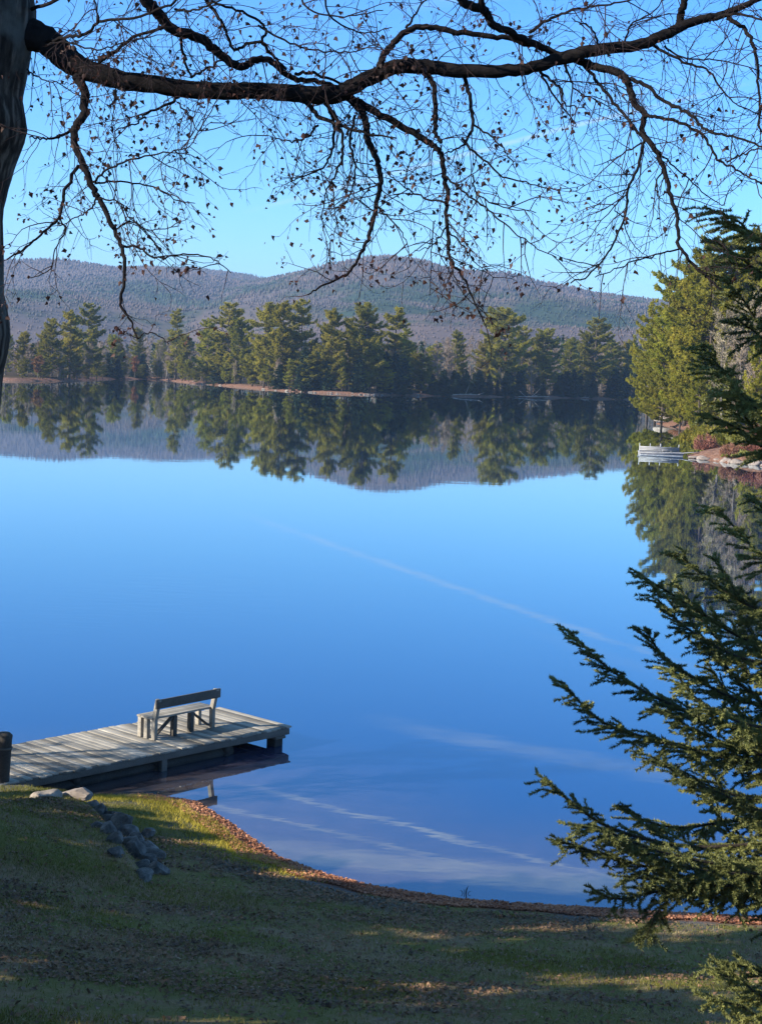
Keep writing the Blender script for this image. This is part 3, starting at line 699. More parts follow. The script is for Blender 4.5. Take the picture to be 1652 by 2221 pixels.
for i in range(24):
    k = i / 23; a = np.array([(33.6, 166), (35.8, 159.6), (37.7, 157.4), (39.6, 155), (44, 152.5), (52, 146)]); j = k * 4.999; a0 = a[int(j)]; a1 = a[int(j) + 1]; p = a0 + (a1 - a0) * (j % 1) + rng.normal(0, 0.25, 2)
    rock('stone', (p[0], p[1], 0.1), tuple(rng.uniform(0.3, 0.85, 3) * (1.4, 1, 0.7)), 120 + i, PALE, 'pale stone on the waterline below the red brown bushes', 'stones along the right shore', cat='stone', sub=2)
rock('boulder', (39.9, 155.3, 0.25), (1.5, 1.0, 0.75), 171, PALE, 'largest pale boulder on the right shore below the brush', None, cat='boulder')
rock('ledge_rock', (53.0, 291.5, 0.75), (3.6, 2.6, 0.9), 173, PALE, 'flat pinkish ledge jutting over the water beyond the floating platform', None, cat='ledge')
rock('boulder', (54.3, 291.0, 1.75), (0.9, 0.8, 1.0), 174, PALE, 'white boulder sitting on the flat ledge', None, cat='boulder', rz=1)

# ------------------------------------------------------------------ grey boarded floating platform
WHITE = surf_mat('weathered white panels', [(0.17, 0.17, 0.182), (0.27, 0.27, 0.285)], 1.5, rough=0.5, bump=0.05)
ALU = surf_mat('dull aluminium', [(0.3, 0.31, 0.33), (0.42, 0.43, 0.45)], 2.0, rough=0.45, bump=0.05)
GREYD = surf_mat('grey vinyl', [(0.22, 0.22, 0.24), (0.34, 0.34, 0.36)], 3.0, rough=0.7, bump=0.1)
raft = empty('floating_platform', (30.6, 170.5, 0), 'low pale grey floating platform with boarded sides moored at the right shore', 'platform')
raft.rotation_euler = (0, 0, R(-5))
for sy in (-0.9, 0.9):
    b = MB(); b.box((0, sy, 0.06), 4.7, 0.5, 0.34); b.build('float', GREYD, raft, bevel=0.05)
b = MB()
for k in range(34): b.box((-2.36 + k * 0.143, 0, 0.33 + rng.normal(0, 0.004)), 0.136, 2.5, 0.05, tint=rng.random())
for sy in (-1.22, 1.22): b.box((0, sy, 0.26), 4.8, 0.05, 0.20)
b.build('deck', WHITE, raft)
b = MB()
for k in range(3): b.box((-0.1, 0.75, 0.47 + k * 0.16 + 0.0), 4.3, 0.04, 0.145, tint=rng.random())
for x in (-2.2, -1.1, 0.0, 1.1, 2.0): b.box((x, 0.80, 0.62), 0.09, 0.06, 0.62)
b.build('side_boards', WHITE, raft)
for x in (-2.25, -1.1, 0.05, 2.05):
    b = MB(); b.tube([(x, 0.85, -0.6), (x, 0.85, 1.15), (x, 0.85, 1.22)], [0.045, 0.045, 0.02], 8); b.build('post', ALU, raft, smooth=True)
b = MB(); b.box((0.7, 0.3, 0.56), 1.1, 0.4, 0.05); [b.box((x, 0.3, 0.45), 0.06, 0.36, 0.2) for x in (0.25, 1.15)]; b.build('seat', WHITE, raft)
b = MB(); b.bar((2.4, -0.4, 0.34), (4.0, -0.9, 0.55), 1.0, 0.06); b.build('ramp', WHITE, raft)

# ------------------------------------------------------------------ dock
ZD = 0.40
c_out = onz(633, 1575, ZD); c_in = onz(0, 1703, ZD)
U = (c_out - c_in)[:2]; U /= np.linalg.norm(U); U = np.array([U[0], U[1], 0]); Vv = np.array([-U[1], U[0], 0])    # along the dock; across it, away from us
DW = 2.35; DL = 9.2
def dk(u, v, z): return c_out + U * u + Vv * v + np.array([0, 0, z - ZD])      # u <= 0 towards land
def wood(name, stops, scale, attr=0.45):
    m, t, out = new_mat(name)
    o = objc(t); rot = t.mapped(o, (1, 1, 1), (0, 0, -math.atan2(U[1], U[0])))
    f = t.noise(t.mapped(rot, (14, 1.2, 14)), scale, 6, 0.7); f2 = t.noise(o, 1.7, 3)
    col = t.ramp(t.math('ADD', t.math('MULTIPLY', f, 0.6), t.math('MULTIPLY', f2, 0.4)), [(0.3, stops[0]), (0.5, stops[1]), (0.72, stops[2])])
    hs = t('ShaderNodeHueSaturation'); t.put(hs, 'Color', col)
    a = t('ShaderNodeAttribute', attribute_name='tint').outputs['Fac']; t.put(hs, 'Value', t.math('ADD', 1 - attr, t.math('MULTIPLY', a, 2 * attr)))
    b = t('ShaderNodeBsdfPrincipled', i_Roughness=0.85); t.put(b, 'Base Color', hs.outputs[0]); t.put(b, 'Specular IOR Level', 0.25)
    bn = t('ShaderNodeBump'); t.put(bn, 'Strength', 0.5); t.put(bn, 'Distance', 0.006); t.put(bn, 'Height', f); t.put(b, 'Normal', bn.outputs[0])
    t.l.new(b.outputs[0], out.inputs[0]); return m
WOOD = wood('weathered grey boards', ((0.12, 0.108, 0.09), (0.235, 0.215, 0.182), (0.36, 0.33, 0.28)), 3)
WOODD = wood('dark timber', ((0.022, 0.02, 0.018), (0.048, 0.042, 0.036), (0.085, 0.076, 0.065)), 3)  # shade under the dock is partly put into this darkened colour
WOODM = wood('grey brown beam', ((0.062, 0.056, 0.05), (0.11, 0.10, 0.088), (0.175, 0.16, 0.14)), 3)
dock = empty('dock', tuple(dk(-DL, 0, 0.2)), 'weathered grey wooden dock running from the bank out over the lake', 'dock')
Minv = Matrix.Translation(-dock.location)
def dbuild(mb, name, mat, bevel=0.004, parent=None):
    for i in range(len(mb.v)): mb.v[i] = mb.v[i] - np.array(dock.location)
    return mb.build(name, mat, parent or dock, bevel=bevel)
b = MB(); u = -0.0
AX = np.array([U, Vv, [0, 0, 1.0]])
while u > -DL:
    wd = 0.140; over = rng.uniform(-0.02, 0.03)
    b.box(dk(u - wd / 2, DW / 2 + rng.normal(0, 0.012), ZD - 0.018 + rng.normal(0, 0.004)), wd + rng.normal(0, 0.003), DW + over, 0.036, AX, tint=np.clip(rng.normal(0.5, 0.33), 0, 1), jit=0.003)
    u -= wd + 0.009
dbuild(b, 'deck', WOOD)
for v, nm in ((0.03, 'side_beam'), (DW - 0.03, 'side_beam')):
    b = MB(); b.bar(dk(-DL, v, ZD - 0.105), dk(-0.06, v, ZD - 0.105), 0.05, 0.13); dbuild(b, nm, WOODM)
b = MB(); b.bar(dk(-0.05, 0.08, ZD - 0.105), dk(-0.05, DW - 0.08, ZD - 0.105), 0.05, 0.13); dbuild(b, 'end_beam', WOODM)
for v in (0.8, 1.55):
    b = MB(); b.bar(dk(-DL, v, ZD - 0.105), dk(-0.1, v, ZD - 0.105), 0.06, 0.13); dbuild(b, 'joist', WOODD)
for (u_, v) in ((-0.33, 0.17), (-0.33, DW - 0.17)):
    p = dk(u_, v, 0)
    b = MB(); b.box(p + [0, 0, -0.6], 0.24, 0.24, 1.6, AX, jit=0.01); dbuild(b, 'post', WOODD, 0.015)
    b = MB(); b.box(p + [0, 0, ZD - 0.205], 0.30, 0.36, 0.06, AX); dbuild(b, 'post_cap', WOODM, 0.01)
# timber crib under the inner part
b = MB()
for k in range(5):
    z = 0.02 + 0.20 * k - 0.75
    for v in (0.25, DW - 0.25): b.tube([dk(-DL + 0.4, v, z), dk(-5, v, z), dk(-1.55, v, z)], 0.105, 8)
for k in range(5):
    z = 0.10 + 0.20 * k - 0.75
    for u_ in (-1.75, -3.6, -5.6, -7.4): b.tube([dk(u_, 0.13, z), dk(u_, DW - 0.13, z)], 0.10, 8)
b.box(dk(-5.1, DW / 2, -0.35), 6.8, DW - 0.7, 1.2, AX)
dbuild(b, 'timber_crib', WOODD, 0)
b = MB(); b.box(dk(-3.55, 0.06, 0.02), 0.14, 0.10, 0.5, AX); dbuild(b, 'brace_post', WOODM)
# post standing by the landward corner
pp = onz(2, 1692, 0.42)
wp = empty('wooden_post', (pp[0], pp[1], 0.15), 'round topped brown wooden post at the land end of the dock', 'post')
b = MB(); zz = np.array([-0.3, 0.3, 0.7, 1.0, 1.12, 1.16, 1.17]); b.tube(np.stack([zz * 0.05, 0 * zz, zz], -1), [0.135, 0.14, 0.15, 0.155, 0.145, 0.10, 0.03], 14, wob=0.035)
b.build('shaft', WOODD, wp, smooth=True)
b = MB(); b.tube([(0.043, 0, 0.86), (0.045, 0, 0.9)], 0.16, 14); b.build('band', WOODM, wp)

# ------------------------------------------------------------------ bench on the dock
bl = onz(408 / 1.23, 1975 / 1.23, ZD); br = onz(569 / 1.23, 1941 / 1.23, ZD)
BU_ = (br - bl)[:2]; BL = np.linalg.norm(BU_); BU_ = np.array([*(BU_ / BL), 0]); BV = np.array([-BU_[1], BU_[0], 0])
bench = empty('bench', tuple(bl + np.array([0, 0, 0.002])), 'grey wooden bench on the dock, backrest turned to the lawn', 'bench')
def bk(a, v, z): return BU_ * a + BV * v + np.array([0, 0, z])
def bb(fn, name, mat=WOOD):
    m = MB(); fn(m); return m.build(name, mat, bench, bevel=0.004)
HB = 0.86; LEAN = -0.10
BAX = np.array([BU_, BV, [0, 0, 1.0]])
def post(a):
    def f(m):
        m.bar(bk(a, 0.0, 0), bk(a, 0.0, 0.42), 0.10, 0.085, BU_, 0.6); m.bar(bk(a, 0.0, 0.42), bk(a, LEAN, HB), 0.10, 0.085, BU_, 0.6)
    return f
for a in (0.04, BL - 0.04): bb(post(a), 'back_post')
bb(lambda m: m.bar(bk(-0.05, LEAN * 0.9 - 0.035, HB - 0.09), bk(BL + 0.05, LEAN * 0.9 - 0.035, HB - 0.09), 0.19, 0.035, BV, 0.35, 0.002), 'backrest', WOODM)
bb(lambda m: [m.bar(bk(-0.03, v, 0.445), bk(BL + 0.03, v, 0.445), 0.112, 0.04, (0, 0, 1), tt) for v, tt in ((0.06, 0.7), (0.18, 0.4), (0.30, 0.8), (0.42, 0.6))], 'seat')
for a, v in ((0.04, 0.42), (BL - 0.04, 0.42), (0.04, 0.23)):
    bb(lambda m: m.bar(bk(a, v, 0), bk(a, v, 0.42), 0.10, 0.09, BU_, 0.7), 'leg')
for a in (BL * 0.36, BL * 0.64):
    bb(lambda m: m.bar(bk(a, 0.05, 0), bk(a, 0.05, 0.42), 0.11, 0.10, BU_, 0.15), 'leg', WOODM)
bb(lambda m: m.bar(bk(0.10, 0.06, 0.06), bk(BL * 0.34, 0.06, 0.41), 0.035, 0.085, BV, 0.2), 'brace', WOODM)
bb(lambda m: m.bar(bk(BL - 0.10, 0.06, 0.06), bk(BL * 0.66, 0.06, 0.41), 0.035, 0.085, BV, 0.2), 'brace', WOODM)

# ------------------------------------------------------------------ stones by the dock
stones = [(100, 1722, .34, .24, .15, 'flat pale stone at the dock edge, half under the deck', PALE), (172, 1722, .42, .30, .19, 'largest pale sunlit stone at the top of the row', PALE), (196, 1742, .26, .2, .17, None, DSTONE), (215, 1757, .22, .2, .15, None, DSTONE), (232, 1772, .24, .18, .16, None, DSTONE),
          (250, 1765, .2, .2, .13, None, DSTONE), (268, 1783, .3, .22, .16, 'flat topped grey stone beside the yellow grass strip', DSTONE), (258, 1800, .22, .2, .15, None, DSTONE), (282, 1803, .24, .2, .14, None, DSTONE), (240, 1797, .18, .15, .12, None, DSTONE), (300, 1818, .25, .22, .15, None, DSTONE),
          (278, 1827, .24, .2, .14, None, DSTONE), (316, 1838, .22, .2, .14, None, DSTONE), (296, 1850, .3, .24, .17, None, DSTONE), (328, 1862, .22, .2, .13, None, DSTONE), (308, 1876, .28, .22, .14, None, DSTONE), (336, 1886, .2, .18, .12, None, DSTONE), (318, 1898, .24, .2, .10, 'lowest bluish stone at the foot of the row', DSTONE),
          (222, 1785, .15, .14, .1, None, DSTONE), (205, 1760, .2, .17, .15, None, DSTONE), (288, 1838, .26, .2, .16, None, DSTONE), (325, 1850, .24, .2, .16, None, DSTONE), (252, 1818, .2, .17, .14, None, DSTONE), (308, 1806, .2, .17, .13, None, DSTONE), (265, 1845, .2, .16, .1, None, DSTONE), (345, 1850, .18, .15, .09, None, DSTONE)]
for i, (px, py, rx, ry, rz, lab, mt) in enumerate(stones):
    p = hit(px + (rng.uniform(-12, 12) if mt is DSTONE else 0), py + 8)
    rock('stone', (p[0], p[1], p[2] + rz * (0.2 if mt is DSTONE else 0.2)), (rx * rng.uniform(0.7, 1.1), ry * rng.uniform(0.7, 1.05), rz * (rng.uniform(0.8, 1.5) if mt is DSTONE else 0.85)), 200 + i, mt, lab or 'grey shaded stone in the row between lawn and yellow grass strip', 'stones in the row beside the dock', rng.uniform(0, 3), cat='stone', sub=4)
rock('stone', tuple(onz(235, 1672, 0.05)), (.25, .2, .16), 260, STONE, 'round grey stone in the dark under the dock', None, cat='stone')

# ------------------------------------------------------------------ grass, leaves
GRASS = leaf_mat('lawn grass', (0.085, 0.090, 0.018), (0.26, 0.235, 0.046), objvar=0.0, transl=0.3, hue=0, scale=0.8)
STRAW = leaf_mat('dry grass', (0.18, 0.135, 0.075), (0.44, 0.34, 0.18), objvar=0.0, transl=0.25, hue=0, scale=0.8)
LEAFM = leaf_mat('fallen leaves', (0.065, 0.042, 0.03), (0.34, 0.205, 0.12), objvar=0.0, transl=0.15, hue=0, scale=1.0)
LITTER = leaf_mat('red leaf litter', (0.16, 0.055, 0.028), (0.58, 0.28, 0.16), objvar=0.0, transl=0.15, hue=0, scale=1.0)
MOSS = leaf_mat('yellow green grass', (0.24, 0.21, 0.03), (0.56, 0.46, 0.07), objvar=0.0, transl=0.3, hue=0, scale=1.0)
def sward(n, x0, x1, y0, y1, cond, hmin, hmax, w, name, mat, label, cat, lean=0.5):
    x = rng.uniform(x0, x1, n); y = rng.uniform(y0, y1, n); sd = near_sd(x, y); k = cond(x, y, sd); x, y, sd = x[k], y[k], sd[k]; n = len(x)
    z = near_z(x, y); h = rng.uniform(hmin, hmax, n); az = rng.uniform(0, 6.283, n); ln = rng.uniform(0.1, lean, n) * 1.0
    s = np.stack([-np.sin(az), np.cos(az), 0 * az], -1) * w; base = np.stack([x, y, z - 0.005], -1)
    a2 = rng.uniform(0, 6.283, n)
    tip = base + np.stack([np.cos(a2) * ln * h * 1.5, np.sin(a2) * ln * h * 1.5, h], -1)
    V = np.stack([base - s, base + s, tip], 1); i = np.arange(n) * 3
    b = MB(); b.add(V.reshape(-1, 3), tris=np.stack([i, i + 1, i + 2], -1), tint=np.repeat(rng.random(n), 3))
    return tag(b.build(name, mat), label, cat, kind='stuff')
def patch(x, y, s, seed): return fbm(x * s, y * s, 3, seed)
xr_ = lambda y: np.interp(y, ROCKLINE[::-1, 1], ROCKLINE[::-1, 0])
sward(330000, -7.5, 7.5, 11.5, 27.5, lambda x, y, sd: (sd > 0.9) & (rng.random(len(x)) < 0.12 + 0.8 * smooth01(patch(x * 0.5, y, 0.8, 51) * 2.4 + 0.35) + 0.5 * smooth01((xr_(y) - x) / 0.5) * (y > 21)), 0.025, 0.065, 0.005, 'grass', GRASS, 'short green lawn grass on the shaded bank', 'grass')
sward(150000, -7.5, 7.5, 11.5, 25.0, lambda x, y, sd: (sd > 1.0) & (rng.random(len(x)) < 0.1 + smooth01(patch(x * 0.45, y, 0.9, 57) * 2.5 + 0.1)), 0.02, 0.05, 0.005, 'dry_grass', STRAW, 'dry straw coloured grass through the shaded lawn', 'grass', 1.4)
sward(60000, -5.6, -0.6, 23.6, 28.3, lambda x, y, sd: (sd > 0.25 + 0.2 * patch(x, y, 1.5, 3)) & (sd < 0.75 + 0.55 * rng.random(len(x)) ** 1.5 + 0.35 * patch(x, y, 0.9, 13)) & (x > xr_(y) + 0.1) & (rng.random(len(x)) < np.clip((y - 23.4) / 1.8, 0, 1)), 0.03, 0.09, 0.006, 'yellow_grass', MOSS, 'yellow green grass on the strip beside the dock', 'grass')

def leaves(n, x, y, sd, size, name, mat, label):
    z = near_z(x, y) + rng.uniform(0.004, 0.03, n); L = rng.uniform(0.6, 1.3, n) * size
    d = rng.normal(0, 1, (n, 3)); d[:, 2] *= 0.35; d /= np.linalg.norm(d, axis=1)[:, None]; s = np.cross(d, rng.normal(0, 0.35, (n, 3)) + [0, 0, 1]); s /= np.linalg.norm(s, axis=1)[:, None]
    c = np.stack([x, y, z], -1); up = np.array([0, 0, 1.0])
    V = np.stack([c - d * L[:, None], c + s * (L * 0.6)[:, None] + up * (L * 0.3)[:, None], c + d * L[:, None], c - s * (L * 0.6)[:, None] + up * (L * 0.3)[:, None]], 1); i = np.arange(n) * 4
    b = MB(); b.add(V.reshape(-1, 3), tris=np.concatenate([np.stack([i, i + 1, i + 2], -1), np.stack([i, i + 2, i + 3], -1)]), tint=np.repeat(rng.random(n), 4))
    return tag(b.build(name, mat), label, 'leaves', kind='stuff')
x = rng.uniform(-7, 7, 90000); y = rng.uniform(11.5, 25, 90000); sd = near_sd(x, y); k = (sd > 0.8) & (rng.random(90000) < 0.12 + 0.85 * smooth01(patch(x * 0.5, y, 0.8, 71) * 2.6 + 0.25) * (0.3 + 0.7 * (patch(x * 0.6, y, 2.2, 77) > -0.1)))
leaves(k.sum(), x[k], y[k], sd[k], 0.031, 'fallen_leaves', LEAFM, 'brown fallen leaves scattered over the shaded lawn')
x = rng.uniform(-4.5, 7.5, 160000); y = rng.uniform(22.5, 29, 160000); sd = near_sd(x, y); k = (sd > -0.12) & (sd < 0.62 + 0.35 * patch(x, y, 1.2, 81)); x, y, sd = x[k], y[k], sd[k]
leaves(len(x), x, y, sd, 0.03, 'leaf_litter', LITTER, 'red brown leaf litter washed up along the waterline')

# small weed stems at the waterline
p = onz(1008, 1938, 0.0)
wd = empty('water_weed', (p[0], p[1], 0), 'tiny dark weed tuft sticking out of the shallows by the leaf strip', 'weed'); b = MB()
for dx, dz in ((-.08, .05), (.03, .1), (.1, .04), (-.02, .07), (.05, .13)): b.tube([(dx * .2, 0, -.05), (dx * .6, 0, dz * .7), (dx, .01, dz)], [.006, .005, .002], 4)
b.build('stems', WOODD, wd)

# ------------------------------------------------------------------ maple
MBARK = None
def maple_bark():
    m, t, out = new_mat('dark maple bark'); o = objc(t)
    v = t.mapped(o, (1, 1, 0.16)); vo = t('ShaderNodeTexVoronoi', feature='DISTANCE_TO_EDGE'); t.put(vo, 'Scale', 16.0); t.l.new(t.mapped(o, (1, 1, 0.12)), vo.inputs['Vector'])
    n = t.noise(v, 22, 6, 0.7); n2 = t.noise(o, 2.2, 4)
    hgt = t.math('ADD', t.math('MULTIPLY', t.smooth(vo.outputs['Distance'], 0.0, 0.35), 0.25), t.math('MULTIPLY', n, 0.95))
    c = t.ramp(hgt, [(0.38, (0.010, 0.008, 0.008)), (0.58, (0.045, 0.038, 0.033)), (0.80, (0.17, 0.15, 0.13))])
    c = t.mix(t.smooth(n2, 0.52, 0.68), c, (0.10, 0.105, 0.10))
    b = t('ShaderNodeBsdfPrincipled', i_Roughness=0.95); t.put(b, 'Base Color', c); t.put(b, 'Specular IOR Level', 0.15)
    bn = t('ShaderNodeBump'); t.put(bn, 'Strength', 1.0); t.put(bn, 'Distance', 0.025); t.put(bn, 'Height', hgt); t.put(b, 'Normal', bn.outputs[0])
    t.l.new(b.outputs[0], out.inputs[0]); return m
MBARK = maple_bark()
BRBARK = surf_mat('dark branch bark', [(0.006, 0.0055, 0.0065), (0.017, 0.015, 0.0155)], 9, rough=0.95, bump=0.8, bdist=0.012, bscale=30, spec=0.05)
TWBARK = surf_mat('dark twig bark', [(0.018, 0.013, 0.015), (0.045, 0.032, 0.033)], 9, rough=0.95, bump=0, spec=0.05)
DRYLEAF = leaf_mat('withered maple leaves', (0.014, 0.010, 0.010), (0.085, 0.035, 0.026), objvar=0, transl=0.35, hue=0, scale=1.5)
Y0 = 11.0
troot = aty(-45, 1100, Y0)
gz = float(near_z(np.array([-3.3]), np.array([Y0]))[0])
maple = empty('maple_tree', (-3.3, Y0, gz), 'dark bare maple at the left edge, its long limb arching across the top', 'maple tree')
ML = np.array(maple.location)
def mbuild(mb, name, mat, smooth=True, parent=None):
    mb.v = [q - ML for q in mb.v]; return mb.build(name, mat, parent or maple, smooth=smooth)
b = MB()
tp = [(-190, 2230, 118), (-150, 1700, 100), (-108, 1250, 96), (-85, 960, 92), (-76, 800, 100), (-70, 720, 110), (-78, 640, 102), (-74, 450, 96), (-58, 340, 104), (-44, 270, 116), (-44, 200, 106), (-30, 100, 112), (-25, 20, 118), (-30, -120, 96), (-20, -400, 84), (10, -800, 66), (20, -1300, 40), (60, -1800, 14)]
TP = np.array([aty(x_ - 19, y_, Y0 + 0.0008 * (y_ - 400) * 0) for x_, y_, _ in tp]); TR = np.array([r_ for *_, r_ in tp]) / FPX * 11.1
from_pts = np.arange(len(tp)); ti = np.linspace(0, len(tp) - 1, 80)
TPi = np.stack([np.interp(ti, from_pts, TP[:, k]) for k in range(3)], -1); TRi = np.interp(ti, from_pts, TR)
TPi[0] = (-3.3, Y0, gz - 0.3); 
b.tube(TPi, TRi, 72); V = b.v[0].reshape(80, 72, 3); ctr = TPi[:, None, :]
th = np.arange(72) / 72 * 26.0; zz_ = np.linspace(0, 80 * 0.9, 80)
GA, GZ = np.meshgrid(th, zz_, indexing='xy'); GZ = GZ + 1.5 * vnoise(GA * 0.5, GZ * 0.3, 4)
rid = 0.045 * fbm(GA, GZ * 0.22, 3, 61) + 0.02 * fbm(GA * 2.2, GZ * 0.5, 2, 67); rid[:, -8:] = rid[:, -8:] * np.linspace(1, 0, 8) + rid[:, :1] * np.linspace(0, 1, 8)
b.v[0] = (ctr + (V - ctr) * (1 + rid)[..., None]).reshape(-1, 3); mbuild(b, 'trunk', MBARK)

def catmull(P, n):
    P = np.asarray(P, float); P = np.vstack([2 * P[0] - P[1], P, 2 * P[-1] - P[-2]]); out = []
    for i in range(1, len(P) - 2):
        tt = np.linspace(0, 1, n, endpoint=False)[:, None]; p0, p1, p2, p3 = P[i - 1:i + 3]
        out.append(0.5 * ((2 * p1) + (-p0 + p2) * tt + (2 * p0 - 5 * p1 + 4 * p2 - p3) * tt ** 2 + (-p0 + 3 * p1 - 3 * p2 + p3) * tt ** 3))
    out.append(P[-2][None]); return np.concatenate(out)
